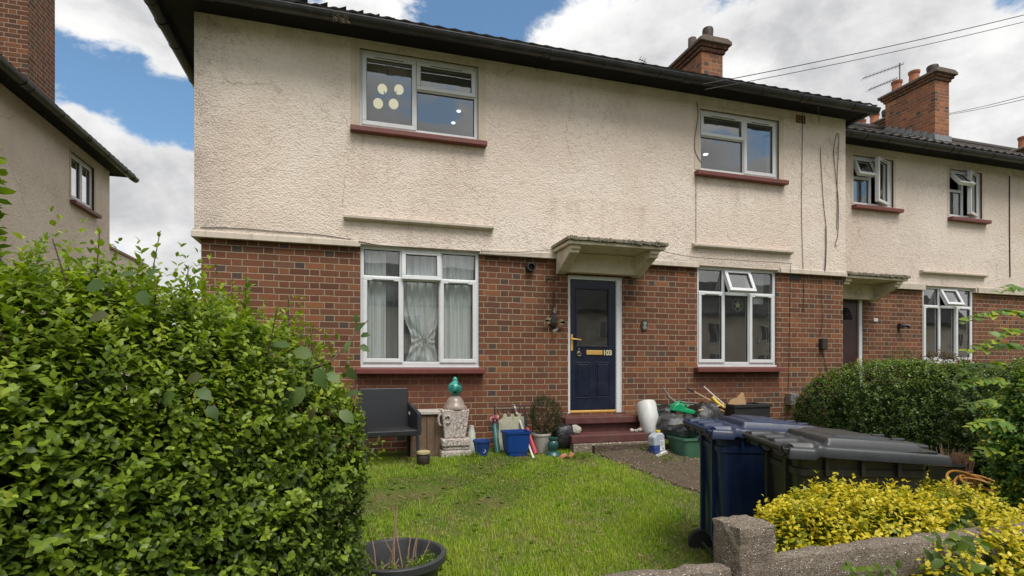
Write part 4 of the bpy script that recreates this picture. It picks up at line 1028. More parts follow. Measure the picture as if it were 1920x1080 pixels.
lb.L = [l * .78 for l in lb.L]
lb.build('leaves', M_['bramble'], br, droop=.28, fold=.16)
for pts in (((560, 700, 2.35), (620, 680, 2.2), (690, 600, 2.45)), ((600, 780, 2.3), (610, 700, 2.15), (585, 650, 2.15)), ((150, 560, 2.1), (230, 525, 1.9), (290, 530, 1.95)), ((400, 790, 2.1), (380, 740, 1.9), (350, 700, 1.95)), ((655, 800, 2.5), (665, 760, 2.3), (670, 720, 2.4))):
    mb = MB(); mb.tube([WT(*q) for q in pts], [.005, .004, .002], 5); mb.build('cane', M_['twig'], br, smooth=True)

# ------------------------------------------------------------------ golden shrub along the front rail
gold = thing('golden_privet', (2.25, -5.05, .1), 'bright yellow golden privet spilling over the concrete rail', 'shrub')
lg = Leafage(31); r = lg.r; gp = []; gg = []
for (cx_, cy_, cz_, hx, hy, hz, n) in ((2.02, -4.94, .55, .30, .22, .36, 1100), (2.35, -4.92, .55, .45, .26, .38, 1700), (2.90, -4.92, .52, .42, .28, .35, 1300), (2.46, -5.50, .62, .22, .08, .30, 650), (2.14, -5.52, .58, .14, .06, .28, 340), (2.90, -5.46, .50, .28, .10, .28, 550)):
    q, g = superell((cx_, cy_, cz_), (hx, hy, hz), 2.6, 0, n, int(cx_ * 100), zmin=-.7); q = q + g * (lump(q, 8, 7) * .06)[:, None]; gp.append(q); gg.append(g)
P = np.concatenate(gp); G = np.concatenate(gg); D = G * .6 + up * .7 + r.normal(size=P.shape) * .35
lg.sprigs(P, D, r.uniform(.03, .08, len(P)), 3, r.uniform(.020, .034, len(P)), .33, (.40, .95), .25)
k = r.integers(0, len(P), 3800); lg.sprigs(P[k] - G[k] * r.uniform(.05, .14, len(k))[:, None], G[k] + r.normal(size=(len(k), 3)), .05, 2, .032, .34, (.0, .42), .1)
kt = r.choice(np.where(G[:, 2] > .5)[0], 200); lg.sprigs(P[kt], up + r.normal(size=(len(kt), 3)) * .3, r.uniform(.05, .14, len(kt)), 5, .030, .36, (.30, .80), .25, .75)
lg.build('foliage', M_['golden'], gold)
mb = MB()
for i in range(70):
    j = int(k[i * 20]); p = Vector(P[j]); mb.tube([(2.3 + rnd.uniform(-.7, .8), -5.0, .1), p - Vector(G[j]) * .12, p], [.008, .004, .0015], 5)
mb.build('stems', M_['twig'], gold)
# green self-sown leaves in the front of it
wd = thing('wild_plant', (2.6, -5.5, .1), 'broad dark green leaves pushing through the golden privet in front of the rail', 'plant')
lw = Leafage(44); r = lw.r
P = np.array([WT(r.uniform(1740, 1840), r.uniform(1000, 1080), r.uniform(1.75, 1.9)) for _ in range(34)])
lw.loose(P, r.normal(size=P.shape) * .7 + np.array([0, -.4, .1]), up * .8 + np.array([0, -.7, 0]) + r.normal(size=P.shape) * .3, r.uniform(.040, .062, len(P)), .33, r.uniform(.1, .5, len(P)))
P = np.array([WT(r.uniform(1590, 1690), r.uniform(1066, 1110), r.uniform(1.66, 1.76)) for _ in range(50)])
lw.loose(P, r.normal(size=P.shape) * .7 + np.array([0, -.2, .4]), up * .8 + np.array([0, -.7, 0]) + r.normal(size=P.shape) * .3, r.uniform(.022, .036, len(P)), .33, r.uniform(.2, .6, len(P)))
lw.build('leaves', M_['privet'], wd)

# ------------------------------------------------------------------ shrub at the right edge
sh = thing('leafy_shrub', (4.75, -4.15, .12), 'tall loose shrub of fresh green and yellow leaves with a hose at its foot', 'shrub')
lr = Leafage(51); r = lr.r; pp = []; qq = []
for (cx_, cy_, cz_, hx, hy, hz, n) in ((5.26, -4.34, .95, .56, .50, .62, 3300), (5.45, -4.45, 1.42, .55, .45, .42, 1700), (5.36, -4.25, .50, .42, .45, .42, 1100)):
    q, g = superell((cx_, cy_, cz_), (hx, hy, hz), 2.2, 0, n, int(cz_ * 100), zmin=-.9); q = q + g * (lump(q, 9, 6) * .10)[:, None]; pp.append(q); qq.append(g)
P = np.concatenate(pp); G = np.concatenate(qq); D = G * .9 + up * .3 + r.normal(size=P.shape) * .35
lr.sprigs(P, D, r.uniform(.05, .13, len(P)), 4, r.uniform(.026, .046, len(P)), .36, (.30, .84), .22)
k = r.integers(0, len(P), 2500); lr.sprigs(P[k] - G[k] * r.uniform(.06, .2, len(k))[:, None], G[k] + r.normal(size=(len(k), 3)), .06, 2, .045, .34, (.0, .35), .1)
ky = r.choice(len(P), 420); lr.sprigs(P[ky], D[ky], .09, 4, .04, .32, (.85, 1.0), .05)
# long pinnate sprays reaching into the picture
mbs = MB()
for (px, py, t, dx, dy, L) in ((1925, 545, 3.5, -1, .10, .17), (1930, 590, 3.5, -1, -.05, .42), (1925, 655, 3.5, -1, .05, .38), (1900, 690, 3.6, -1, .0, .34), (1925, 620, 3.4, -1, -.35, .26), (1880, 760, 3.7, -1, .0, .26), (1895, 720, 3.5, -1, .05, .30), (1905, 800, 3.5, -1, .10, .28), (1880, 850, 3.6, -1, .0, .20)):
    p = WT(px, py, t); right = Vector((CT, -ST, 0)); tip = p + right * dx * L + Vector((0, 0, dy * L - .03))
    pts = [p, p.lerp(tip, .5) + Vector((0, 0, .035)), tip]; mbs.tube(pts, [.005, .004, .002], 5)
    nl = int(L / .030)
    for i in range(nl):
        f = (i + 1) / nl; b = p.lerp(tip, f) + Vector((0, 0, .14 * f * (1 - f)))
        for s_ in (-1, 1):
            a = np.array(right * dx * .6 + Vector((0, 0, s_ * .18)) + Vector((ST, CT, 0)) * s_ * .75)
            lr.loose(np.array(b)[None], (a + r.normal(size=3) * .15)[None], (up + r.normal(size=3) * .25 - np.array([ST, CT, 0]) * .4)[None], np.array([.085 * (1.1 - .4 * f)]), .34, np.array([r.uniform(.6, .9)]))
lr.build('foliage', M_['mixed'], sh)
for i in range(26): mbs.tube([(5.2 + rnd.uniform(-.15, .15), -4.25, .1), (5.2 + rnd.uniform(-.4, .4), -4.3 + rnd.uniform(-.3, .3), .9), (5.2 + rnd.uniform(-.5, .5), -4.3 + rnd.uniform(-.4, .4), 1.5)], [.012, .008, .003], 5)
mbs.build('stems', M_['twig'], sh, smooth=True)
core_mesh((5.44, -4.36, .92), (.50, .45, .72), 2.4, 0, 'light_block_core', M_['inner'], sh, .72)

# ------------------------------------------------------------------ dark hedge between the gardens
dh = thing('privet_hedge', (6.9, -2.2, .3), 'dark clipped privet hedge dividing the gardens, under the neighbouring windows', 'hedge')
ld = Leafage(61); r = ld.r
hc2 = (6.95, -2.25, .74); hh2 = (.78, 2.05, .82)
P, G = superell(hc2, hh2, 3.2, .02, 9500, 62, zmin=-.9); P = P + G * (lump(P, 12, 3.5) * .12)[:, None]
D = G * .8 + up * .5 + r.normal(size=P.shape) * .4
ld.sprigs(P, D, r.uniform(.04, .10, len(P)), 3, r.uniform(.026, .040, len(P)), .32, (.15, .70), .3, toff=np.clip((P[:, 2] - 1.0) * .5, -.05, .3))  # lit top of the hedge painted as lighter leaf tone with height
k = r.integers(0, len(P), 5000); ld.sprigs(P[k] - G[k] * r.uniform(.04, .15, len(k))[:, None], G[k] + r.normal(size=(len(k), 3)), .05, 2, .042, .34, (0, .3), .1)
kt = r.choice(np.where(G[:, 2] > .5)[0], 500); ld.sprigs(P[kt], up + r.normal(size=(len(kt), 3)) * .3, r.uniform(.05, .13, len(kt)), 4, .034, .33, (.6, 1), .2, .75)
ld.build('foliage', M_['dark_privet'], dh)
core_mesh(hc2, hh2, 3.2, .02, 'light_block_core', M_['inner'], dh, .78)
# reddish shrub and a darker sprig behind it, under the neighbour's window
rs = thing('garden_shrub', (9.7, -.2, .5), 'reddish brown leaved shrub below the neighbouring ground floor window', 'shrub')
M_['redleaf'] = leaf_mat('red_brown_leaf', [(0, (.05, .035, .02)), (.5, (.12, .05, .03)), (.8, (.09, .10, .03)), (1, (.30, .17, .12))], .25, .5, .3)
lq = Leafage(71); r = lq.r; a = W(1790, 690, -.2)
P, G = superell((a.x, -.2, 1.15), (.85, .40, .62), 2.2, 0, 1300, 72, zmin=-.9); P = P + G * (lump(P, 13, 6) * .1)[:, None]
lq.sprigs(P, G + up * .6 + r.normal(size=P.shape) * .4, r.uniform(.04, .14, len(P)), 3, .04, .3, (0, 1), .2); lq.build('foliage', M_['redleaf'], rs)
rs2 = thing('garden_shrub', (8.6, .1, .5), 'small dark sprig against the brick between the red door and window', 'shrub')
lq = Leafage(73); r = lq.r; a = W(1690, 678, .2)
P, G = superell((a.x, .2, 1.45), (.26, .2, .42), 2.2, 0, 260, 74, zmin=-.9)
lq.sprigs(P, G + up * .8 + r.normal(size=P.shape) * .4, r.uniform(.05, .16, len(P)), 3, .035, .25, (0, .7), .2); lq.build('foliage', M_['dark_privet'], rs2)
# weeds by the meter box
ww = thing('wild_plant', (6.1, -.3, .5), 'straggling weeds and dry stems by the meter box at the hedge end', 'plant')
lq = Leafage(75); r = lq.r; a = W(1515, 770, -.25); mb = MB()
P = np.array([a.x, -.3, .78]) + r.normal(size=(420, 3)) * np.array([.22, .12, .14]); lq.sprigs(P, up + r.normal(size=P.shape) * .8, .06, 3, .028, .3, (.2, .8), .2); lq.build('leaves', M_['privet'], ww)
for i in range(34):
    p = Vector((a.x + rnd.uniform(-.45, .45), -.28, .5)); mb.tube([p, p + Vector((rnd.uniform(-.15, .15), -.03, .22)), p + Vector((rnd.uniform(-.35, .35), -.05, rnd.uniform(.25, .5)))], [.005, .004, .002], 4)
mb.build('dry_stems', M_['twig'], ww)

# ------------------------------------------------------------------ grass
def grass_field(name, n, xr, yr, keep, seed, lab, hmul=1.0):
    r = np.random.default_rng(seed); x = r.uniform(*xr, n); y = r.uniform(*yr, n)
    k = keep(x, y, r); x, y = x[k], y[k]; n = len(x)
    z = np.where(y > -.5, .5, np.where(y > -4.4, .5 + (y + .5) * (.4 / 3.9), .1)) + np.where((np.abs(x) < 9) & (y > -4.5) & (y < -.6), .015 * np.sin(x * 2.1 + y * 1.7), 0) - .004
    P = np.stack([x, y, z], 1); Q = np.stack([x, y, 0 * x], 1)
    l1 = lump(Q, seed + 1, 2.6); l2 = lump(Q, seed + 2, 8)
    h = np.clip((.030 + .012 * l1 + .012 * l2) * r.uniform(.6, 1.5, n), .014, .10) * hmul
    az = r.uniform(0, 6.283, n); lean = r.uniform(.1, .9, n); side = np.stack([np.cos(az), np.sin(az), 0 * az], 1)
    bend = np.stack([-np.sin(az), np.cos(az), 0 * az], 1) * lean[:, None]; w = r.uniform(.0013, .0028, n)[:, None]
    H = h[:, None]; upv = np.array([0, 0, 1.0])
    V = np.stack([P - side * w, P + side * w, P + upv * H * .55 + bend * H * .25 - side * w * .8, P + upv * H * .55 + bend * H * .25 + side * w * .8, P + upv * H * .92 + bend * H * .8], 1)
    base = (np.arange(n) * 5)[:, None]; loops = (base + np.array([0, 1, 3, 2, 2, 3, 4])[None]).ravel(); sizes = np.tile([4, 3], n)
    tone = np.clip(.50 + .20 * l1 + .14 * l2 + r.normal(size=n) * .14 - .25*(h<.03), 0, .86); tone = np.where(r.uniform(size=n) < .07 + .16 * (l2 < -.2), 1.0, tone)
    o = fast_mesh(name, V, loops, sizes, M_['grass'], np.repeat(tone, 5)); return tag(o, lab, 'grass', kind='stuff')
def keep_l(x, y, r):
    l = 2.90 + (-.55 - y) * .20 + .05 * np.sin(y * 9) + .03 * np.sin(y * 23); u = (x * CT - (y + 7) * ST) / (x * ST + (y + 7) * CT)
    bare = lump(np.stack([x, y, 0 * x], 1), 77, 3.3) + .25 * lump(np.stack([x, y, 0 * x], 1), 78, 14)
    dens = np.clip(1.3 + bare * .9, .28, 1); near = (y < -.55 + .1 * np.sin(x * 5)); thin = np.where(x > l - .12, .45, 1)
    return (x < l + .05 * np.sin(y * 31) + .03) & (u > -.40) & near & (r.uniform(size=len(x)) < dens * thin)
grass_field('lawn_grass', 250000, (-.75, 3.9), (-5.2, -.5), keep_l, 101, 'short bright green lawn grass with thin brown patches')
def keep_r(x, y, r):
    l = 3.93 + (-.55 - y) * .16 + .05 * np.sin(y * 8); return (x > l) & (x < 6.6) & (y > -4.6) & (r.uniform(size=len(x)) < np.clip(1.0 + .8 * lump(np.stack([x, y, 0 * x], 1), 79, 3.5), .12, 1))
grass_field('garden_grass', 70000, (3.9, 6.6), (-4.6, -.9), keep_r, 111, 'rough grass between the path and the dark hedge', 1.1)
# broad weeds in the lawn
lq = Leafage(81); r = lq.r; n = 150
x = r.uniform(.1, 2.9, n); y = r.uniform(-4.1, -.7, n); kk = x < path_edges(-2)[0] - .3
for xi, yi in zip(x[kk], y[kk]):
    m = int(r.integers(4, 9)); az = r.uniform(0, 6.28, m); a = np.stack([np.cos(az), np.sin(az), .35 + 0 * az], 1); p = np.tile([xi, yi, groundz(xi, yi) + .012], (m, 1))
    lq.loose(p, a, np.tile(up, (m, 1)), r.uniform(.02, .042, m), .36, r.uniform(.35, .75, m))
# leafy growth under the hedge edge
P = np.array([[r.uniform(-.15, .35), yy, 0] for yy in r.uniform(-4.4, -3.0, 330)]); P[:, 2] = [groundz(a, b) + .01 for a, b in P[:, :2]]
lq.sprigs(P, up + r.normal(size=P.shape) * .5, r.uniform(.03, .09, len(P)), 3, .030, .35, (.3, .75), .2)
for (px, py, y, n, sx) in ((1212, 845, -.78, 46, .10), (1238, 850, -1.12, 40, .12), (1262, 838, -1.25, 30, .14), (1070, 846, -.90, 34, .14), (1100, 850, -.80, 26, .10), (880, 852, -.70, 20, .10)):
    q = W(px, py, y); P = np.array([q.x, y, groundz(q.x, y) + .02]) + r.normal(size=(n, 3)) * np.array([sx, .06, .012]); lq.sprigs(P, up * .8 + r.normal(size=P.shape) * .6, r.uniform(.03, .08, n), 3, .024, .34, (.3, .7), .2)
wo = lq.build('weeds', M_['privet'], None); tag(wo, 'small broad-leaved weeds scattered through the lawn', 'weeds', kind='stuff')

# loose grit and fallen bits on the path and along its edges
rr = random.Random(33); mb = MB()
for i in range(900):
    y = -.7 - rr.random() ** 1.3 * 3.4; l, rgt = path_edges(y); x = (l + rr.gauss(0, .05)) if i % 3 == 0 else ((rgt + rr.gauss(0, .06)) if i % 3 == 1 else rr.uniform(l, rgt))
    z = groundz(x, y) + .026 + .02 * (1 - abs(2 * (x - l) / (rgt - l) - 1)) if l < x < rgt else groundz(x, y) + .008
    s_ = rr.uniform(.003, .011); a = rr.uniform(0, 6.28); M_g = Matrix.Translation((x, y, z)) @ Matrix.Rotation(a, 4, 'Z') @ Matrix.Rotation(rr.uniform(-.5, .5), 4, 'X')
    mb.prism([(-s_, -s_ * .5), (s_ * .6, -s_ * .8), (s_, s_ * .3), (0, s_ * .9), (-s_ * .9, s_ * .4)], -s_ * .4, s_ * .4, 'z', M_g)
M_['grit'] = plain('pale_grit', (.26, .20, .14), .95, .5, 4)
tag(mb.build('grit', M_['grit']), 'pale grit and small stones scattered over the worn path', 'grit', kind='stuff')
mb = MB()
for i in range(260):
    y = rr.uniform(-3.6, -.75); x = rr.uniform(.3, 4.6); z = groundz(x, y) + rr.uniform(.012, .035); a = rr.uniform(0, 6.28); L_ = rr.uniform(.02, .06)
    mb.tube([(x, y, z), (x + L_ * math.cos(a), y + L_ * math.sin(a), z + rr.uniform(-.008, .012))], .0016, 4)
tag(mb.build('dead_grass_stalks', plain('straw_stalk', (.40, .31, .18), .9, .3, 5)), 'straw coloured dead stalks lying on the lawn', 'straw', kind='stuff')

# ------------------------------------------------------------------ concrete post and rail fence
fence = thing('concrete_fence', (1.5, -5.38, .05), 'low exposed aggregate concrete fence with one stout post and two rails', 'fence')
def rough_box(x0, x1, y0, y1, z0, z1, seed, n=.004, cut=.02, step=.045):
    """box subdivided and knocked about a little, with worn edges"""
    bm_v = {}; mb = MB(); nx, ny, nz = [max(1, int(round((b - a) / step))) for a, b in ((x0, x1), (y0, y1), (z0, z1))]
    rr = random.Random(seed); vid = {}; vs = []; fs = []
    def V(i, j, k):
        if (i, j, k) not in vid:
            x, y, z = x0 + (x1 - x0) * i / nx, y0 + (y1 - y0) * j / ny, z0 + (z1 - z0) * k / nz
            e = (i in (0, nx)) + (j in (0, ny)) + (k in (0, nz))
            if e >= 2:
                f = cut * rr.uniform(.15, .6)
                if i in (0, nx): x += f if i == 0 else -f
                if j in (0, ny): y += f if j == 0 else -f
                if k in (0, nz): z += f if k == 0 else -f
            vid[(i, j, k)] = len(vs); vs.append((x + rr.uniform(-n, n), y + rr.uniform(-n, n), z + rr.uniform(-n, n)))
        return vid[(i, j, k)]
    for i in range(nx):
        for j in range(ny):
            fs += [(V(i, j, 0), V(i, j + 1, 0), V(i + 1, j + 1, 0), V(i + 1, j, 0)), (V(i, j, nz), V(i + 1, j, nz), V(i + 1, j + 1, nz), V(i, j + 1, nz))]
    for i in range(nx):
        for k in range(nz):
            fs += [(V(i, 0, k), V(i + 1, 0, k), V(i + 1, 0, k + 1), V(i, 0, k + 1)), (V(i, ny, k), V(i, ny, k + 1), V(i + 1, ny, k + 1), V(i + 1, ny, k))]
    for j in range(ny):
        for k in range(nz):
            fs += [(V(0, j, k), V(0, j, k + 1), V(0, j + 1, k + 1), V(0, j + 1, k)), (V(nx, j, k), V(nx, j + 1, k), V(nx, j + 1, k + 1), V(nx, j, k + 1))]
    return mb.add(vs, fs)
pc = WT(1397, 1000, 1.84)
PX, PY = pc.x, pc.y
rough_box(PX - .075, PX + .075, PY - .065, PY + .085, .0, 1.035, 3, .003, .013, .03).build('post', M_['conc'], fence, smooth=False, bevel=.004)
rough_box(PX + .078, 4.6, PY - .045, PY + .045, .78, .915, 4, .003, .022).build('rail', M_['conc'], fence, bevel=.003)
rough_box(-.7, PX - .078, PY - .045, PY + .045, .765, .900, 5, .003, .022).build('rail', M_['conc'], fence, bevel=.003)
rough_box(4.6, 4.75, PY - .065, PY + .085, .0, 1.03, 6).build('post', M_['conc'], fence)
rough_box(-.85, -.7, PY - .065, PY + .085, .0, 1.03, 7).build('post', M_['conc'], fence)

# ------------------------------------------------------------------ wheelie bins
def binmats(nm, body, lid, dirt):
    return plain(nm + '_bin_body', body, .42, .22, 5, .18, .004, spec=.5, dirt=dirt, dirt_amt=.45, streak=True, specks=.8), plain(nm + '_bin_lid', lid, .38, .16, 5, .2, .004, spec=.5, dirt=dirt, dirt_amt=.5, specks=.5)
M_['tyre'] = plain('bin_tyre_rubber', (.015, .015, .015), .8)
def wheelie_bin(name, hx, hy, yaw, gzv, mats, label, lidcurve=1.0, extra=None):
    """hx,hy: the near end of the hinge line; local +x towards the lid's free edge, local +y along the hinge away from the viewer"""
    o = thing(name, (hx, hy, gzv), label, 'bin', rz=yaw)
    loc = o.location.copy(); o.location = (0, 0, 0)
    bodym, lidm = mats; Wd = .58; D = .72; ZT = 1.0
    # body: tapered box with rounded vertical edges, built from stacked outlines
    def outline(x0, x1, y0, y1, rad, z, seg=5):
        pts = []
        for cx_, cy_, a0 in ((x1 - rad, y1 - rad, 0), (x0 + rad, y1 - rad, 90), (x0 + rad, y0 + rad, 180), (x1 - rad, y0 + rad, 270)):
            for q in range(seg + 1):
                a = R(a0 + 90 * q / seg); pts.append((cx_ + rad * math.cos(a), cy_ + rad * math.sin(a), z))
        return pts
    def loft(mb, rings_, cap0=True, cap1=True):
        n = len(rings_[0]); vs = [p for rg in rings_ for p in rg]
        fs = [(i * n + k, i * n + (k + 1) % n, (i + 1) * n + (k + 1) % n, (i + 1) * n + k) for i in range(len(rings_) - 1) for k in range(n)]
        if cap0: fs.append(tuple(range(n))[::-1])
        if cap1: fs.append(tuple(range((len(rings_) - 1) * n, len(rings_) * n)))
        mb.add(vs, fs)
    mb = MB(); rg = []
    for z, x0, x1, iy in ((.035, .16, .60, .055), (.06, .13, .61, .05), (.20, .12, .625, .046), (.205, .07, .625, .046), (.55, .055, .655, .03), (.86, .04, .685, .018), (.865, .03, .69, .010), (.90, .03, .695, .010), (.905, .04, .69, .016), (.955, .04, .70, .014), (.96, .0, .725, -.006), (ZT, .0, .73, -.008)):
        rg.append(outline(x0, x1, iy, Wd - iy, .045 if z < .95 else .03, z))
    loft(mb, rg)
    # strengthening ribs under the rim
    for yy in (-.012, Wd - .002):
        for xx in (.16, .34, .52):
            mb.box(xx, xx + .018, yy, yy + .018, .87, .96)
    # recessed back channels
    for yy in (.14, .40): mb.box(.018, .05, yy, yy + .03, .24, .93)
    b = mb.build('body', bodym, o, smooth=True, bevel=0)
    # lid: domed sheet with a raised panel and turned down skirt
    nx, ny = 90, 72; mb = MB(); vs = []
    def lz(u, v):
        x = u * (D + .06); s = math.sin(math.pi * min(1, max(0, u))) ** .6 if 0 < u < 1 else 0
        e = min(v, 1 - v) * 2; cr = 1 - (1 - min(1, e * 1.6)) ** 3
        sm = lambda q: (lambda w: w * w * (3 - 2 * w))(min(1, max(0, q)))
        z = ZT + .030 + .016 * s * cr * lidcurve - .045 * u
        # raised panel with bevelled sides, a second shallow step inside it
        z += .034 * sm((u - .25) / .035) * sm((.90 - u) / .035) * sm((v - .08) / .03) * sm((.92 - v) / .03)
        z += .014 * sm((u - .34) / .03) * sm((.70 - u) / .05) * sm((v - .16) / .03) * sm((.84 - v) / .03)
        # hand wells beside the hinge with curved ribs between them
        hz = sm((.24 - u) / .10)
        z += hz * (.030 * (math.exp(-((v - .06) / .035) ** 2) + math.exp(-((v - .36) / .04) ** 2) + math.exp(-((v - .64) / .04) ** 2) + math.exp(-((v - .94) / .035) ** 2)) - .030 * sm((.2 - u) / .05) + .012)
        return x - .02, z
    def lidf(u, v):
        x, z = lz(u, v); return Vector((x, v * (Wd + .04) - .02, z))
    mb.grid(lidf, nx, ny)
    m0 = len(mb.v); edge = [lidf(i / nx, 0) for i in range(nx + 1)] + [lidf(1, j / ny) for j in range(1, ny + 1)] + [lidf(1 - i / nx, 1) for i in range(1, nx + 1)] + [lidf(0, 1 - j / ny) for j in range(1, ny)]
    cxm, cym = D / 2, Wd / 2
    def skirt(p, dz, o_): return Vector((p.x + (o_ if p.x > D * .97 else (-o_ if p.x < 0 else 0)), p.y + (o_ if p.y > Wd else (-o_ if p.y < 0 else 0)), p.z - dz))
    r0 = edge; r1 = [skirt(p, .012, .008) for p in edge]; r2 = [skirt(p, .052, .012) for p in edge]; r3 = [skirt(p, .055, .004) for p in edge]
    n = len(edge); mb.add(r0 + r1 + r2 + r3, [(q * n + k, q * n + (k + 1) % n, (q + 1) * n + (k + 1) % n, (q + 1) * n + k) for q in range(3) for k in range(n)])
    l = mb.build('lid', lidm, o, smooth=True)
    mb = MB(); mb.box(D + .02, D + .075, Wd * .30, Wd * .70, ZT - .025, ZT + .012); mb.build('lid_grip', lidm, l, bevel=.010)
    for yy in (Wd * .30, Wd * .62): mb = MB(); mb.box(D - .12, D - .05, yy, yy + .03, ZT + .022, ZT + .048); mb.build('lid_lug', lidm, l, bevel=.006)
    # hinge bosses and the pull bars behind the lid
    mb = MB()
    for yy in (-.01, Wd * .40, Wd * .60, Wd - .03): mb.lathe([(.001, 0), (.026, .0), (.030, .006), (.030, .034), (.026, .04), (.001, .04)], (-.025, yy + .04, ZT + .01), 14, Matrix.Rotation(R(90), 4, 'X'))
    mb.tube([(-.055, .005, ZT + .012), (-.055, Wd - .005, ZT + .012)], .016, 10)
    for yy in (.005, Wd * .42, Wd * .58, Wd - .005): mb.tube([(.03, yy, ZT - .012), (-.02, yy, ZT + .006), (-.055, yy, ZT + .012)], [.020, .018, .016], 8)
    mb.build('handle', bodym, o, smooth=True)
    mb = MB(); mb.tube([(.07, .01, .10), (.07, Wd - .01, .10)], .012, 8); mb.build('axle', M_['tyre'], o)
    for yy in (-.02, Wd - .03):
        Mx_ = Matrix.Rotation(R(90), 4, 'X')
        mb = MB(); mb.lathe([(.062, 0), (.092, .0), (.1, .008), (.1, .042), (.092, .05), (.062, .05)], (.07, yy + .05, .10), 28, Mx_); w = mb.build('wheel', M_['tyre'], o, smooth=True)
        mb = MB(); mb.lathe([(.001, .006), (.024, .004), (.028, .012), (.062, .014), (.062, .036), (.028, .038), (.001, .044)], (.07, yy + .05, .10), 24, Mx_); mb.build('hub', bodym, w, smooth=True)
    o.location = loc
    return o
bb = WT(1342, 700, 3.56); kb = WT(1487, 700, 2.86)
blue = binmats('navy', (.003, .014, .055), (.010, .020, .055), (.022, .028, .038)); black = binmats('charcoal', (.013, .015, .014), (.019, .021, .024), (.04, .042, .04))
wheelie_bin('wheelie_bin', bb.x, bb.y, R(-20), gz(bb.y) - .01, blue, 'navy blue wheelie bin with faded lid, standing just behind the concrete post', 1.2)
wheelie_bin('wheelie_bin', kb.x, kb.y, R(-21), gz(kb.y) + .02, black, 'charcoal wheelie bin with scuffed grey lid, nearest the golden privet', 1.0)

# ------------------------------------------------------------------ things along the wall
def P0(px, y, dz=0):
    """point on the ground at depth y under picture column px"""
    p = W(px, 700, y); return Vector((p.x, y, groundz(p.x, y) + dz))
# rattan armchair
M_['rattan'] = plain('black_woven_rattan', (.022, .023, .026), .5, .2, 20, .2, .003)
def rattan():
    m, nt = newmat('woven_rattan'); t = NT(nt); v = t.obj(); sp = t.N('ShaderNodeSeparateXYZ'); t.L(v, sp.inputs[0])
    a = t.M('SINE', t.M('MULTIPLY', t.M('ADD', sp.outputs[0], sp.outputs[1]), 420)); b = t.M('SINE', t.M('MULTIPLY', sp.outputs[2], 300)); h = t.M('ADD', t.M('MULTIPLY', a, .6), t.M('MULTIPLY', t.M('MULTIPLY', a, b), .4))
    c = t.mix(t.mr(h, -1, 1, 0, 1), (.005, .005, .006), (.026, .028, .033)); t.out(c, .42, t.bump(h, .6, .003)); return m
M_['weave'] = rattan()
g = P0(728, -.62)
ch = thing('armchair', (g.x, g.y, g.z), 'black woven garden armchair against the wall under the wide curtained window', 'chair', rz=R(7))
keep_loc = ch.location.copy(); ch.location = (0, 0, 0)
mb = MB(); mb.box(-.30, .30, -.27, .25, .33, .40); mb.build('seat', M_['weave'], ch, bevel=.012)
mb = MB(); mb.prism([(.22, .36), (.27, .36), (.36, .88), (.30, .88)], -.31, .31, 'x'); mb.build('backrest', M_['weave'], ch, bevel=.012)
for s_ in (-1, 1):
    mb = MB(); mb.prism([(-.28, .34), (.24, .34), (.27, .70), (.20, .68), (-.26, .60)], s_ * .30 - (.0 if s_ > 0 else .05), s_ * .30 + (.05 if s_ > 0 else 0), 'x'); mb.build('armrest', M_['weave'], ch, bevel=.010)
    for yy in (-.26, .24):
        mb = MB(); mb.tube([(s_ * .30, yy, .36), (s_ * .31, yy * 1.06, .0)], [.022, .018], 8); mb.build('leg', M_['rattan'], ch)
mb = MB(); mb.box(.15, .19, .225, .233, .50, .58, Matrix.Rotation(R(-9), 4, 'X')); mb.build('scratch_mark', M_['upvc'], ch)
ch.location = keep_loc; ch.scale = (.93, .93, .95)
# old timber box
M_['oldwood'] = plain('weathered_timber', (.15, .095, .06), .9, .35, 14, .6, .006, dirt=(.04, .03, .02), dirt_amt=.6, streak=True); M_['paleslab'] = plain('pale_slab', (.42, .38, .33), .9, .2, 12, .5, .004)
g = P0(806, -.30); tb = thing('timber_planter', tuple(g), 'old brown timber box with a pale slab lid between the armchair and the plinth', 'box')
mb = MB()
for i in range(5): mb.box(g.x - .25 + i * .098, g.x - .25 + i * .098 + .093, -.44 + rnd.uniform(-.006, .006), -.41, g.z, g.z + .50 + rnd.uniform(-.01, 0))
mb.box(g.x - .25, g.x + .24, -.405, -.06, g.z, g.z + .49); mb.build('board_box', M_['oldwood'], tb, bevel=.004)
mb = MB(); mb.box(g.x - .27, g.x + .25, -.47, -.04, g.z + .502, g.z + .54); mb.build('slab', M_['paleslab'], tb, bevel=.006)
g = P0(794, -.85); jb = thing('jar', tuple(g), 'small dark jar with a yellowish lid on the grass by the armchair leg', 'jar')
mb = MB(); mb.lathe([(.055, 0), (.070, .03), (.072, .10), (.062, .125)], g, 20); mb.build('body', M_['iron'], jb, smooth=True)
M_['yellowish'] = plain('stained_cream_lid', (.38, .32, .16), .6, .3, 15); mb = MB(); mb.lathe([(.07, .126), (.078, .13), (.078, .155), (.05, .165)], g, 20); mb.build('lid', M_['yellowish'], jb, smooth=True)
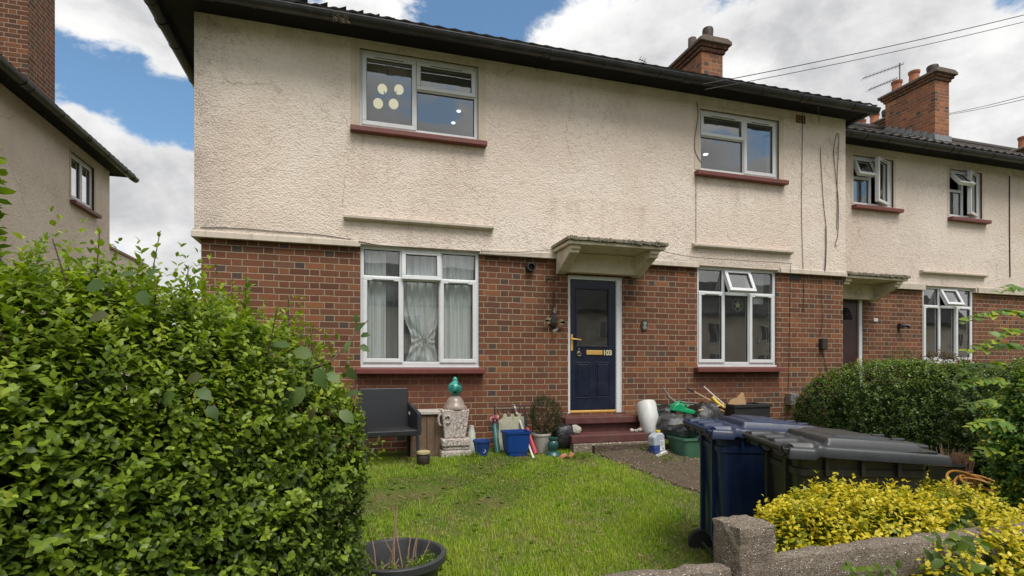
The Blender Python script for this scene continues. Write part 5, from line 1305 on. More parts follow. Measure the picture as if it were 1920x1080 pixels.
# carved stone plinth
def marble():
    m, nt = newmat('pitted_cast_stone'); t = NT(nt); v = t.obj()
    w = t.N('ShaderNodeTexVoronoi', feature='DISTANCE_TO_EDGE'); w.inputs['Scale'].default_value = 26
    n1 = t.N('ShaderNodeTexNoise'); n1.inputs['Scale'].default_value = 14; t.L(v, n1.inputs['Vector']); vm = t.N('ShaderNodeVectorMath', operation='MULTIPLY_ADD'); t.L(n1.outputs['Color'], vm.inputs[0]); vm.inputs[1].default_value = (.12,) * 3; t.L(v, vm.inputs[2]); t.L(vm.outputs[0], w.inputs['Vector'])
    e = t.mr(w.outputs['Distance'], .02, .09, 1, 0, True); n2 = t.noise(v, 20, 5, .7)
    c = t.mix(n2, (.40, .31, .27), (.62, .57, .52)); c = t.mix(t.M('MULTIPLY', e, t.mr(t.noise(v, 9, 3, .6), .4, .6, .2, 1)), c, (.10, .075, .065))
    t.out(c, .85, t.bump(t.M('SUBTRACT', n2, t.M('MULTIPLY', e, 1.2)), .8, .008), spec=.3); return m
M_['marble'] = marble()
g = P0(851, -.42); pl = thing('stone_plinth', tuple(g), 'pinkish white carved stone plinth with stepped foot, teal ornament on its top', 'plinth')
x, y, z = g; fx = .165
mb = MB(); mb.box(x - fx - .02, x + fx + .02, y - fx - .02, y + fx + .02, z - .02, z + .075); mb.box(x - fx + .005, x + fx - .005, y - fx + .005, y + fx - .005, z + .075, z + .12); mb.box(x - fx - .01, x + fx + .01, y - fx - .01, y + fx + .01, z + .12, z + .215); mb.build('foot', M_['marble'], pl, bevel=.02, seg=3)
mb = MB(); mb.prism([(x - fx + .03, z + .215), (x + fx - .045, z + .215), (x + fx + .005, z + .56), (x - fx - .005, z + .56)], y - fx + .03, y + fx - .03, 'y'); mb.build('shaft', M_['marble'], pl, bevel=.015, seg=3)
mb = MB(); mb.tube([(x - .17 - .035 * math.cos(R(a)) , y - .10, z + .44 + .07 * math.sin(R(a))) for a in range(-80, 210, 20)], .014, 8); mb.tube([(x - .10 + .03 * math.cos(R(a)), y - fx + .015, z + .45 + .045 * math.sin(R(a))) for a in range(-120, 150, 20)], .012, 8); mb.build('scroll_handle', M_['marble'], pl, smooth=True)
M_['glazed'] = plain('grey_brown_glazed_clay', (.26, .20, .17), .3, .25, 10)
g2 = Vector((x + .015, y, z + .562)); ur = thing('clay_pot', tuple(g2), 'upturned glazed grey brown clay pot capping the stone plinth', 'pot')
mb = MB(); mb.lathe([(.15, 0), (.145, .025), (.115, .05), (.105, .095), (.085, .13), (.055, .155), (.03, .16)], g2, 26); mb.build('body', M_['glazed'], ur, smooth=True)
M_['teal'] = plain('teal_glazed_ceramic', (.03, .27, .22), .3, .35, 14, .3, .004, dirt=(.02, .06, .05), dirt_amt=.5)
g3 = g2 + Vector((0, 0, .158)); tb_ = thing('ceramic_ornament', tuple(g3), 'round teal ceramic ornament with a knob and dark round holes', 'ornament')
prof = [(.035, 0), (.04, .012)] + [(.088 * math.cos(R(a)), .095 + .085 * math.sin(R(a))) for a in range(-66, 75, 12)] + [(.028, .185), (.030, .205), (.022, .225), (.006, .235)]
mb = MB(); mb.lathe(prof, g3, 28); tbm = mb.build('globe', M_['teal'], tb_, smooth=True)
for az, el in ((-75, 0), (-125, 15), (-30, 12), (-100, -32), (-52, 40)):
    d = Vector((math.cos(R(az)) * math.cos(R(el)), math.sin(R(az)) * math.cos(R(el)), math.sin(R(el)))); c = g3 + Vector((0, 0, .095)) + d * .0865
    mb = MB(); mb.lathe([(.001, 0), (.017, 0), (.021, .004), (.021, -.004)], c, 16, d.to_track_quat('Z', 'Y').to_matrix().to_4x4()); mb.build('hole', M_['seal'], tb_)
# patterned slim vase, blue pots, bucket and the rest
M_['white_green'] = plain('white_vase_glaze', (.52, .55, .48), .4, .15, 9, dirt=(.05, .28, .14), dirt_amt=.9)
g = P0(884, -.30); o = thing('tall_vase', tuple(g), 'narrow white vase with green splashes beside the stone plinth', 'vase')
mb = MB(); mb.lathe([(.060, 0), (.062, .03), (.045, .25), (.028, .33), (.03, .34)], g, 20); mb.build('body', M_['white_green'], o, smooth=True)
M_['bluepot'] = plain('cobalt_glazed_pot', (.018, .05, .20), .3, .3, 9); M_['bluebucket'] = plain('blue_bucket_plastic', (.006, .045, .22), .35, .12, 6, dirt=(.03, .05, .10), dirt_amt=.4)
g = P0(903, -.58); o = thing('plant_pot', tuple(g), 'small cobalt blue glazed pot with a raised pale squiggle, standing in the grass', 'pot')
mb = MB(); mb.lathe([(.070, 0), (.088, .10), (.100, .17), (.108, .175), (.108, .20), (.096, .20), (.088, .16)], g, 26, cap=False); mb.build('body', M_['bluepot'], o, smooth=True)
mb = MB(); mb.tube([g + Vector((.03 * math.sin(a * .9), -.094 + .004 * a, .05 + .014 * a)) for a in range(7)], .004, 6); mb.build('squiggle', M_['paleslab'], o, smooth=True)
mb = MB(); mb.lathe([(.001, .14), (.086, .14)], g, 20, cap=False); mb.build('soil', M_['twig'], o)
M_['tealpipe'] = plain('teal_plastic_tube', (.03, .13, .12), .4)
g = P0(930, -.38); o = thing('plastic_tube', tuple(g), 'upright teal plastic tube leaning on the wall, pink flower in its top', 'tube')
mb = MB(); mb.tube([g + Vector((0, -.08, 0)), g + Vector((.004, .10, .36))], .034, 16); mb.build('tube', M_['tealpipe'], o, smooth=True)
M_['pink'] = leaf_mat('pink_petal', [(0, (.55, .20, .25)), (1, (.75, .42, .45))], .2, .6, .2)
g = g + Vector((.004, .08, .40)); o = thing('artificial_flower', tuple(g), 'dusty pink artificial flower poking out of the teal tube', 'flower')
lq = Leafage(91); r = lq.r; n = 46; P = np.tile(np.array(g), (n, 1)) + r.normal(size=(n, 3)) * .016; lq.loose(P, nrmz(r.normal(size=(n, 3)) + np.array([0, -.3, .5])), r.normal(size=(n, 3)), r.uniform(.05, .075, n), .42, r.uniform(0, 1, n)); lq.build('petals', M_['pink'], o)
# stone fragment with a broken castellated top
M_['lichen'] = plain('lichen_stained_stone', (.34, .33, .24), .9, .25, 9, .6, .006, dirt=(.16, .17, .07), dirt_amt=.7, streak=True)
g = P0(960, -.28); o = thing('stone_slab', tuple(g), 'greenish cream stone slab with a notched top, leaning behind the blue bucket', 'slab')
poly = [(-.20, 0), (.18, 0), (.18, .43), (.14, .43), (.135, .47), (.10, .47), (.095, .43), (.05, .43), (.045, .465), (.0, .465), (-.005, .43), (-.05, .43), (-.055, .47), (-.10, .47), (-.11, .42), (-.165, .38)]
Ml = Matrix.Translation(g) @ Matrix.Rotation(R(-10), 4, 'X'); mb = MB(); mb.prism(poly, -.03, .03, 'y', Ml); mb.build('slab', M_['lichen'], o, bevel=.008)
g = P0(965, -.12); o = thing('metal_rack', tuple(g), 'black wrought iron rack against the brick behind the notched slab', 'rack')
mb = MB(); x0, x1 = g.x - .27, g.x + .26
for zz in (.52, .565): mb.tube([(x0, -.10, g.z + zz), (x1, -.10, g.z + zz)], .008, 6)
mb.tube([(x0, -.10, g.z), (x0, -.10, g.z + .56)], .009, 6)
for i in range(15): xx = x0 + (x1 - x0) * i / 14; mb.tube([(xx, -.10, g.z + .52), (xx + .01, -.11, g.z + .43 + .02 * (i % 3))], .006, 5)
mb.tube([(x1, -.10, g.z), (x1, -.10, g.z + .56)], .009, 6); mb.build('frame', M_['iron'], o)
g = P0(967, -.60); o = thing('bucket', tuple(g), 'bright blue square plastic bucket standing on the grass edge', 'bucket')
mb = MB(); x, y, z = g; n = 0
def sq(h, d, z, r_=.03, seg=4):
    pts = []
    for cx_, cy_, a0 in ((h - r_, d - r_, 0), (-h + r_, d - r_, 90), (-h + r_, -d + r_, 180), (h - r_, -d + r_, 270)):
        for q in range(seg + 1): a = R(a0 + 90 * q / seg); pts.append((x + cx_ + r_ * math.cos(a), y + cy_ + r_ * math.sin(a), z))
    return pts
rg = [sq(.115, .10, z), sq(.150, .13, z + .27), sq(.162, .142, z + .272), sq(.165, .145, z + .30), sq(.155, .135, z + .30), sq(.140, .12, z + .12), sq(.13, .11, z + .05)]
n = len(rg[0]); mb.add([p for q in rg for p in q], [(i * n + k, i * n + (k + 1) % n, (i + 1) * n + (k + 1) % n, (i + 1) * n + k) for i in range(len(rg) - 1) for k in range(n)] + [tuple(range(n))[::-1], tuple(range((len(rg) - 1) * n, len(rg) * n))])
mb.build('body', M_['bluebucket'], o, smooth=True)
M_['whitepole'] = plain('chipped_white_paint', (.58, .54, .50), .5, .12, 20, dirt=(.25, .18, .12), dirt_amt=.4)
a = W(964, 760, .03); b = P0(1001, -.84); o = thing('pole', tuple(b), 'thin white pole leaning from the grass across the blue bucket to the wall', 'pole'); mb = MB(); mb.tube([b, a], .013, 8); mb.build('shaft', M_['whitepole'], o, smooth=True); 
mb = MB(); mb.tube([b - (a - b).normalized() * .004, b + (a - b).normalized() * .05], .016, 8); mb.build('end_cap', M_['mastic'], o)
g = P0(992, -.35); o = thing('umbrella', tuple(g), 'closed black umbrella with curved handle beside the white pole', 'umbrella')
mb = MB(); mb.tube([g + Vector((.01, 0, 0)), g + Vector((-.01, .12, .28)), g + Vector((-.01, .14, .48))], [.012, .028, .016], 10); mb.build('canopy', M_['dkgrey'], o, smooth=True)
mb = MB(); mb.tube([g + Vector((-.01 , .14, .46))] + [g + Vector((-.05 + .04 * math.cos(R(a)), .14, .52 + .04 * math.sin(R(a)))) for a in range(0, 181, 30)], .008, 8); mb.build('handle', M_['dkgrey'], o, smooth=True)
M_['redplastic'] = plain('faded_red_plastic', (.36, .035, .045), .45, .2, 9)
g = P0(1001, -.60); o = thing('plastic_tube', tuple(g), 'faded red plastic tube propped beside the white flowerpot', 'tube'); mb = MB(); mb.tube([g + Vector((.02, 0, 0)), g + Vector((-.02, .12, .22)), g + Vector((-.035, .16, .31))], [.035, .038, .030], 14); mb.build('tube', M_['redplastic'], o, smooth=True)
mb = MB(); mb.tube([g + Vector((-.035, .16, .31)), g + Vector((-.038, .165, .34))], [.02, .018], 10); mb.build('cap', M_['dkgrey'], o)
M_['mossypot'] = plain('mossy_white_pot', (.40, .38, .33), .85, .2, 9, .4, .004, dirt=(.07, .09, .04), dirt_amt=.85)
g = P0(1015, -.52); o = thing('plant_pot', tuple(g), 'mossy white tapered flowerpot holding the dwarf conifer', 'pot'); mb = MB(); mb.lathe([(.075, 0), (.115, .21), (.125, .215), (.125, .24), (.11, .24), (.105, .2)], g, 26, cap=False); mb.lathe([(.001, .20), (.107, .20)], g, 26, cap=False); mb.build('body', M_['mossypot'], o, smooth=True)
cf = thing('dwarf_conifer', tuple(g + Vector((0, 0, .2))), 'small brownish dwarf conifer growing in the white flowerpot', 'shrub'); lq = Leafage(93); r = lq.r
c0 = np.array(W(1022, 783, -.48)); P, G = superell((c0[0], c0[1], c0[2]), (.20, .19, .25), 2.0, 0, 1500, 94); P = P + G * (lump(P, 14, 14) * .05 - r.uniform(0, .07, len(P)))[:, None]
lq.sprigs(P, G + up * .9 + r.normal(size=P.shape) * .3, r.uniform(.03, .08, len(P)), 4, .018, .16, (0, 1), .2, .5); lq.build('foliage', M_['conifer'], cf, droop=.05)
mb = MB()
for i in range(24): q = Vector(P[i * 60]); mb.tube([g + Vector((0, 0, .19)), g.lerp(q, .5) + Vector((0, 0, .15)), q], [.008, .005, .002], 5)
mb.build('branches', M_['twig'], cf)
M_['darkteal'] = plain('dark_teal_glaze', (.015, .07, .065), .3, .35, 14, .3, .004)
g = P0(1037, -.72); o = thing('garden_ornament', tuple(g), 'dark teal ceramic garden ornament on a round foot near the steps', 'ornament'); mb = MB(); mb.lathe([(.09, 0), (.10, .015), (.085, .05), (.05, .07), (.055, .10), (.07, .14), (.062, .18), (.045, .20), (.06, .215), (.062, .235), (.03, .24)], g, 24); mb.build('body', M_['darkteal'], o, smooth=True)
g = P0(1053, -.40); o = thing('sack', tuple(g), 'slumped black rubble sack between the conifer and the doorstep', 'sack')
def blob(c, h, seed, ex=2.6, amp=.12, nu=36, nv=18):
    mb = MB(); vs = []
    for j in range(nv + 1):
        ph = -math.pi / 2 + math.pi * j / nv
        for i in range(nu):
            th = 2 * math.pi * i / nu; d = np.array([math.cos(ph) * math.cos(th), math.cos(ph) * math.sin(th), math.sin(ph)]); q = d / (np.abs(d) ** ex).sum() ** (1 / ex)
            vs.append(q)
    vs = np.array(vs); k = 1 + amp * lump(vs, seed, 3.0) + amp * .5 * np.abs(lump(vs, seed + 5, 9)); vs = vs * k[:, None] * np.array(h) + np.array(c)
    vs[:, 2] = np.maximum(vs[:, 2], c[2] - h[2] * .98)
    mb.add(vs.tolist(), [(j * nu + i, j * nu + (i + 1) % nu, (j + 1) * nu + (i + 1) % nu, (j + 1) * nu + i) for j in range(nv) for i in range(nu)]); return mb
M_['binbag'] = plain('black_polythene', (.012, .012, .013), .28, .3, 30, .9, .012, spec=.6); M_['greybag'] = plain('grey_polythene', (.05, .05, .055), .3, .3, 30, .9, .012, spec=.6)
blob(g + Vector((0, 0, .16)), (.15, .13, .17), 5).build('bag', M_['binbag'], o, smooth=True)
M_['shard'] = plain('broken_terracotta', (.30, .13, .07), .9, .3, 20)
for i, (px, y, lab) in enumerate(((1056, -.86, 'flat broken terracotta shard lying in front of the black sack'), (1069, -.80, 'pointed broken terracotta shard nearest the steps'))):
    g = P0(px, y); mb = MB(); mb.prism([(-.07, 0), (.06, .0), (.08, .04), (.02, .07), (-.04, .05)], -.03, .03, 'y', Matrix.Translation(g) @ Matrix.Rotation(R(20 + 50 * i), 4, 'Z') @ Matrix.Rotation(R(25), 4, 'X')); tag(mb.build('terracotta_shard', M_['shard'], bevel=.006), lab, 'shard', 'broken terracotta by the steps')
M_['stonewhite'] = plain('rough_pale_stone', (.36, .33, .28), .95, .25, 22, .9, .008)
g = Vector((W(1078, 806, -.45).x, -.45, .70)); tag(blob(g + Vector((0, 0, .055)), (.075, .06, .06), 8, 2.2, .2).build('stone', M_['stonewhite'], smooth=True), 'rough pale lump of stone on the lower step beneath the door jamb', 'stone')
for i, (px, s_) in enumerate(((1184, .030), (1192, .024), (1199, .032))):
    g = Vector((W(px, 806, -.45).x, -.46, .70)); tag(blob(g + Vector((0, 0, s_ * .8)), (s_ * 1.1, s_, s_ * .85), 20 + i, 2.1, .25, 16, 10).build('pebble', M_['stonewhite'], smooth=True), 'small pale pebble on the right end of the lower step', 'pebble', 'pebbles on the lower step')

# right of the door
M_['whiteplastic'] = plain('dirty_white_plastic', (.52, .52, .50), .45, .1, 8, .15, .003, dirt=(.25, .23, .19), dirt_amt=.4, streak=True)
a = W(1212, 762, -.38); b = W(1222, 812, -.55); ax = (a - b).normalized(); Ln = (a - b).length
o = thing('plastic_drum', tuple(b), 'tilted white plastic tub with a frayed lower edge beside the steps', 'tub'); Mq = ax.to_track_quat('Z', 'Y').to_matrix().to_4x4()
mb = MB(); mb.lathe([(.085, -.02), (.10, 0), (.135, Ln * .55), (.135, Ln + .02), (.125, Ln + .05), (.10, Ln + .06)], b, 30, Mq); mb.build('body', M_['whiteplastic'], o, smooth=True)
mb = MB(); p = W(1231, 835, -.62); mb.tube([b + Vector((.02, -.05, .03)), b.lerp(p, .5) + Vector((0, -.02, 0)), p], [.05, .032, .012], 8); mb.build('torn_strip', M_['whiteplastic'], o, smooth=True)
M_['bluelabel'] = plain('blue_liquid_plastic', (.03, .06, .22), .35, .15, 8); M_['clearplastic'] = plain('cloudy_plastic', (.38, .41, .47), .3, .12, 8); M_['yellow'] = plain('yellow_plastic', (.62, .45, .03), .4, .12); M_['label'] = plain('paper_label', (.62, .63, .63), .6, .05); M_['print'] = plain('grey_print', (.25, .27, .30), .7)
g = P0(1232, -.92, .02); o = thing('jerrycan', tuple(g), 'translucent jerrycan, blue below and yellow capped, tipped beside the path', 'jerrycan'); Mj = Matrix.Translation(g) @ Matrix.Rotation(R(10), 4, 'Z') @ Matrix.Rotation(R(-4), 4, 'Y')
mb = MB(); mb.box(-.088, .088, -.06, .06, 0, .105, Mj); mb.build('lower_body', M_['bluelabel'], o, bevel=.014)
mb = MB(); mb.prism([(-.088, .107), (.088, .107), (.088, .235), (.06, .265), (-.03, .265), (-.088, .225)], -.06, .06, 'y', Mj); mb.build('upper_body', M_['clearplastic'], o, bevel=.016)
mb = MB(); mb.lathe([(.024, 0), (.028, .004), (.028, .028), (.022, .032)], Mj @ Vector((.035, 0, .264)), 18); mb.build('cap', M_['yellow'], o, smooth=True)
mb = MB(); mb.box(.0, .078, -.0625, -.0605, .045, .175, Mj); lb_ = mb.build('label', M_['label'], o)
mb = MB()
for i in range(7): mb.box(.008, .045 + .024 * ((i * 7) % 3) / 2, -.0640, -.0627, .16 - i * .009, .163 - i * .009, Mj)
mb.box(.008, .070, -.0640, -.0627, .088, .090, Mj); mb.box(.035, .068, -.0640, -.0627, .056, .078, Mj); mb.build('print', M_['print'], lb_)
g = P0(1240, -1.02, .01); mb = MB(); mb.box(-.11, .11, -.03, .03, 0, .045, Matrix.Translation(g) @ Matrix.Rotation(R(28), 4, 'Z') @ Matrix.Rotation(R(-12), 4, 'Y')); tag(mb.build('wood_offcut', M_['whitepole'], bevel=.004), 'pale painted wood offcut lying in the weeds in front of the jerrycan', 'wood')
M_['greentub'] = plain('dull_green_plastic', (.045, .13, .085), .5, .2, 8, .2, .003, dirt=(.10, .10, .07), dirt_amt=.4); M_['green'] = plain('bright_green_plastic', (.01, .30, .12), .38, .15, 8)
g = P0(1300, -1.0); o = thing('storage_tub', tuple(g), 'dull green rectangular plastic tub on the ground under the black bags', 'tub')
mb = MB(); x, y, z = g; rg = [sq(.24, .17, z - .02, .05), sq(.27, .20, z + .20, .05), sq(.285, .215, z + .202, .05), sq(.285, .215, z + .23, .05), sq(.265, .195, z + .23, .05), sq(.255, .18, z + .1, .05)]
n = len(rg[0]); mb.add([p for q in rg for p in q], [(i * n + k, i * n + (k + 1) % n, (i + 1) * n + (k + 1) % n, (i + 1) * n + k) for i in range(len(rg) - 1) for k in range(n)] + [tuple(range((len(rg) - 1) * n, len(rg) * n))]); mb.build('body', M_['greentub'], o, smooth=True)
for i, (px, py, y, h, m_, lab) in enumerate(((1262, 800, -.72, (.20, .20, .17), 'greybag', 'grey black bin bag slumped nearest the white tub'), (1290, 800, -.80, (.17, .17, .14), 'binbag', 'glossy black bin bag heaped over the green storage tub'), (1318, 790, -.55, (.26, .22, .26), 'binbag', 'large black bin bag behind the navy bin, garden tools lying on it'), (1245, 775, -.45, (.16, .14, .12), 'binbag', 'small dark bag wedged against the brick behind the jerrycan'))):
    p = W(px, py, y); b_ = blob(p, h, 40 + i * 3, 2.3, .20, 48, 26).build('bin_bag', M_[m_], smooth=True); tag(b_, lab, 'bag', 'rubbish bags right of the steps')
p = W(1282, 766, -.62); o = thing('garden_sprayer', tuple(p), 'bright green moulded plastic tool lying on the rubbish bags', 'garden tool'); Mg = Matrix.Translation(p) @ Matrix.Rotation(R(8), 4, 'Y')
mb = MB(); mb.prism([(-.20, -.05), (.22, -.07), (.23, -.03), (.10, .0), (.0, .01), (-.04, .055), (-.12, .07), (-.17, .03)], -.06, .06, 'y', Mg); mb.build('body', M_['green'], o, bevel=.018, seg=3)
mb = MB(); mb.tube([Mg @ Vector(q) for q in ((-.16, -.02, .02), (-.10, -.03, .09), (.0, -.03, .07), (.03, -.02, .02))], .010, 8); mb.build('handle', M_['green'], o, smooth=True)
M_['greypole'] = plain('grey_weathered_wood', (.16, .14, .115), .9, .3, 22, .5, .004); M_['orangewood'] = plain('orange_handle_wood', (.34, .14, .05), .6, .25, 15); M_['tan'] = plain('tan_handle_wood', (.38, .27, .15), .65, .2, 15); M_['greenpole'] = plain('green_coated_cane', (.03, .18, .11), .5)
def rod(name, pts, r_, mat, lab, cat, y0=None, parts=()):
    q = [W(px, py, y) for px, py, y in pts]; o = thing(name, tuple(q[0]), lab, cat); mb = MB(); mb.tube(q, r_, 8); mb.build('shaft', M_[mat], o, smooth=True); 
    for nm, m2, pp, r2 in parts: mb = MB(); mb.tube([W(*w) for w in pp], r2, 8); mb.build(nm, M_[m2], o, smooth=True)
    return o
rod('curved_board', [(1243, 727, -.05), (1255, 745, -.12), (1270, 757, -.22), (1300, 765, -.45)], [.012, .020, .024, .02], 'greypole', 'curved grey weathered stick propped against the brick above the bags', 'stick')
rod('broom', [(1302, 735, -.15), (1330, 750, -.40), (1360, 765, -.60)], .013, 'tan', 'yellow and tan broom handle with a black grip, pointing at the wall', 'tool', parts=(('grip', 'dkgrey', [(1289, 729, -.04), (1302, 735, -.15)], .015), ('sleeve', 'yellow', [(1336, 745, -.45), (1345, 755, -.52), (1358, 764, -.60)], [.022, .024, .018])))
rod('cane', [(1320, 725, -.05), (1340, 743, -.30), (1360, 760, -.55)], .010, 'whitepole', 'thin pale cane sticking up beside the yellow broom handle', 'cane')
rod('rake', [(1270, 753, -.10), (1310, 757, -.25), (1360, 762, -.55)], .014, 'greypole', 'long grey brown tool handle lying level along the rubbish', 'tool')
rod('cane', [(1222, 759, -.15), (1290, 759, -.25), (1350, 758, -.4)], .009, 'greenpole', 'green coated garden cane lying level behind the white tub', 'cane')
rod('spade', [(1310, 770, -.75), (1335, 765, -.65), (1358, 758, -.55)], .013, 'tan', 'tan spade handle resting across the green plastic tool', 'tool')
rod('fork', [(1330, 763, -.45), (1345, 766, -.55), (1358, 772, -.65)], .016, 'orangewood', 'orange wooden tool handle under the yellow broom', 'tool')
rod('stick', [(1262, 797, -1.0), (1290, 792, -1.05), (1312, 783, -1.1)], .012, 'greypole', 'bent grey stick lying on the black bag over the green tub', 'stick')
M_['card'] = plain('brown_cardboard', (.33, .20, .10), .85, .15, 10)
p = W(1380, 748, -.25); mb = MB(); mb.prism([(-.17, -.09), (.16, -.09), (.15, .09), (.12, .10), (.02, .02), (-.10, -.01)], -.006, .006, 'y', Matrix.Translation(p) @ Matrix.Rotation(R(-15), 4, 'X')); tag(mb.build('cardboard_piece', M_['card'], bevel=.002), 'torn brown cardboard standing on the black crate below the sill', 'cardboard')
p = W(1394, 768, -.40); o = thing('plastic_crate', (p.x, p.y, gz(p.y)), 'black plastic crate against the wall behind the navy bin', 'crate'); mb = MB()
x, y = p.x, p.y; z1 = p.z + .09
for zz in (gz(y), z1 - .16, z1 - .06): ring(mb, x - .30, x + .30, 0, 0, 0, 0, 0) if False else None
mb.box(x - .30, x + .30, y - .19, y - .175, gz(y), z1 - .05); mb.box(x - .30, x + .30, y + .16, y + .175, gz(y), z1 - .05); mb.box(x - .30, x - .285, y - .174, y + .159, gz(y), z1 - .05); mb.box(x + .285, x + .30, y - .174, y + .159, gz(y), z1 - .05)
mb.box(x - .284, x + .284, y - .174, y + .159, gz(y), z1 - .25); b_ = mb.build('box', M_['dkgrey'], o, bevel=.004)
mb = MB(); mb.box(x - .32, x + .32, y - .205, y - .178, z1 - .048, z1); mb.box(x - .32, x + .32, y + .163, y + .19, z1 - .048, z1); mb.box(x - .32, x - .29, y - .177, y + .162, z1 - .048, z1); mb.box(x + .29, x + .32, y - .177, y + .162, z1 - .048, z1); mb.build('rim', M_['dkgrey'], o, bevel=.006)

# wall ornaments
p = W(1037, 603, .03); o = thing('wall_ornament', (p.x, .04, p.z + .28), 'rusty iron lantern ornament with leaf shapes, hanging on a chain left of the door', 'ornament')
a = W(1024, 525, .045); mb = MB(); mb.tube([a, a + Vector((.03, -.04, .012)), a + Vector((.075, -.06, .0)), a + Vector((.115, -.065, -.05))], [.010, .011, .011, .006], 8); mb.build('bracket', M_['iron'], o, smooth=True)
for i in range(7):
    c = Vector((p.x + .01 * math.sin(i * 2), .005, p.z + .40 - i * .045)); mb = MB(); mb.tube([c + Vector((.014 * math.cos(t), .014 * math.cos(t) * (i % 2), .024 * math.sin(t))) for t in [k * math.pi / 5 for k in range(11)]], .005, 5); mb.build('chain_link', M_['iron'], o)
mb = MB(); mb.lathe([(.01, .12), (.03, .10), (.055, .06), (.062, -.02), (.05, -.06), (.02, -.09), (.005, -.13)], p + Vector((0, -.02, 0)), 7); mb.build('lantern', M_['iron'], o)
for az, dx, dz, s_ in ((200, -.05, .04, 1), (-20, .06, .02, 1), (150, -.06, -.03, .8), (30, .07, -.05, .9), (90, 0, .10, .8)):
    Mz = Matrix.Translation(p + Vector((dx, -.06, dz))) @ Matrix.Rotation(R(-(az - 90)), 4, 'Y'); mb = MB(); mb.prism([(0, 0), (.032 * s_, .04 * s_), (.022 * s_, .08 * s_), (0, .12 * s_), (-.022 * s_, .08 * s_), (-.032 * s_, .04 * s_)], -.004, .004, 'y', Mz); mb.build('iron_leaf', M_['old_steel'], o)
M_['patina'] = plain('grey_patina', (.20, .22, .20), .5, .3, 25); mb = MB(); mb.prism([(-.035, -.13), (0, -.15), (.05, -.11), (.06, -.09), (.01, -.105)], -.012, .002, 'y', Matrix.Translation(p + Vector((0, -.05, 0)))); mb.build('pale_leaf', M_['patina'], o)
p = W(1208, 610, .04); o = thing('number_plaque', (p.x, .045, p.z), 'small black oval plaque with worn pale marks on the brick right of the door', 'plaque')
def oval(rx, rz, n=28): return [(rx * math.cos(2 * math.pi * k / n), rz * math.sin(2 * math.pi * k / n)) for k in range(n)]
mb = MB(); mb.prism(oval(.058, .088), -.008, .008, 'y', Matrix.Translation(p)); mb.build('plate', M_['iron'], o, bevel=.004)
for dz, rx, rz in ((.03, .032, .028), (-.03, .030, .030)): mb = MB(); mb.prism(oval(rx, rz, 16), -.0115, -.0085, 'y', Matrix.Translation(p + Vector((.006, 0, dz)))); mb.build('mark', M_['patina'], o)
# star ornament in the window
p = W(1383, 572, .16); o = thing('star_ornament', tuple(p), 'pale yellow five pointed star in a ring, hanging inside the right ground floor window', 'ornament')
M_['starm'] = plain('pale_yellow_star', (.50, .52, .22), .6)
pts = []
for k in range(10): a = R(90 + 36 * k); q = .075 if k % 2 == 0 else .028; pts.append((q * math.cos(a), q * math.sin(a)))
mb = MB(); mb.prism(pts, -.006, .006, 'y', Matrix.Translation(p)); mb.build('star', M_['starm'], o)
mb = MB(); mb.tube([p + Vector((.095 * math.cos(t), 0, .095 * math.sin(t))) for t in [2 * math.pi * k / 28 for k in range(29)]], .005, 6); mb.build('ring', M_['starm'], o)

# ------------------------------------------------------------------ behind the glass
def curtain(x0, x1, z0, z1, y, lab, folds=9, amp=.025, gather=None, seed=1, mat='curtain', group=None):
    rr = np.random.default_rng(seed); ph = rr.uniform(0, 6, 4); mb = MB()
    def fn(u, v):
        s = x0 + (x1 - x0) * u; z = z0 + (z1 - z0) * v; k = 6.283 * folds
        a = math.sin(k * u + ph[0] + .8 * math.sin(3 * v + ph[1])) + .5 * math.sin(k * 2.3 * u + ph[2])
        yy = y + amp * a * (.5 + .5 * v)
        if gather:
            gx, gz_ = gather; hgt = z - gz_; k2 = math.exp(-(hgt / .30) ** 2); s += (gx - s) * .45 * k2; ang = math.atan2(hgt, (s - gx) + 1e-6)
            yy += (.022 * math.sin(ang * 11 + 2 * math.sin(s * 9)) + .012 * math.sin(ang * 23 + s * 15)) * math.exp(-abs(hgt) * 1.6) + (.02 * math.sin(z * 30 + 5 * math.sin(s * 12)) * math.sin(s * 26 + z * 14) if hgt < 0 else 0)
        return (s, yy, z)
    mb.grid(fn, 120, 60); o = mb.build('curtain', M_[mat], smooth=True); return tag(o, lab, 'curtain', group)
curtain(.12, .42, 1.58, 3.15, .185, 'pale net curtain hanging at the hedge side of the wide ground floor window', 3, .03, seed=3)
curtain(.60, 1.16, 1.56, 3.15, .205, 'pale crumpled curtain knotted low in the centre of the wide ground floor window', 5, .03, (.92, 1.92), seed=4)
curtain(1.12, 1.62, 1.58, 3.15, .19, 'pale curtain hanging at the door side of the wide ground floor window', 4, .035, seed=6)
M_['greycurtain'] = plain('grey_lining', (.25, .25, .245), .9, .08, 3)
curtain(.12, 1.62, 1.55, 3.2, .29, 'grey curtain lining drawn right across the wide ground floor window', 12, .03, seed=8, mat='greycurtain')
curtain(5.02, 5.14, 1.62, 3.1, .30, 'thin pale curtain edge at one side of the right ground floor window', 2, .02, seed=7)
curtain(6.22, 6.42, 2.6, 3.1, .30, 'short pale curtain at the top of the right ground floor window', 2, .02, seed=9)
curtain(W(1735, 600, Y2).x, W(1757, 600, Y2).x, 1.6, 3.1, Y2 + .3, 'beige curtain in the neighbouring ground floor window', 2, .02, seed=10)
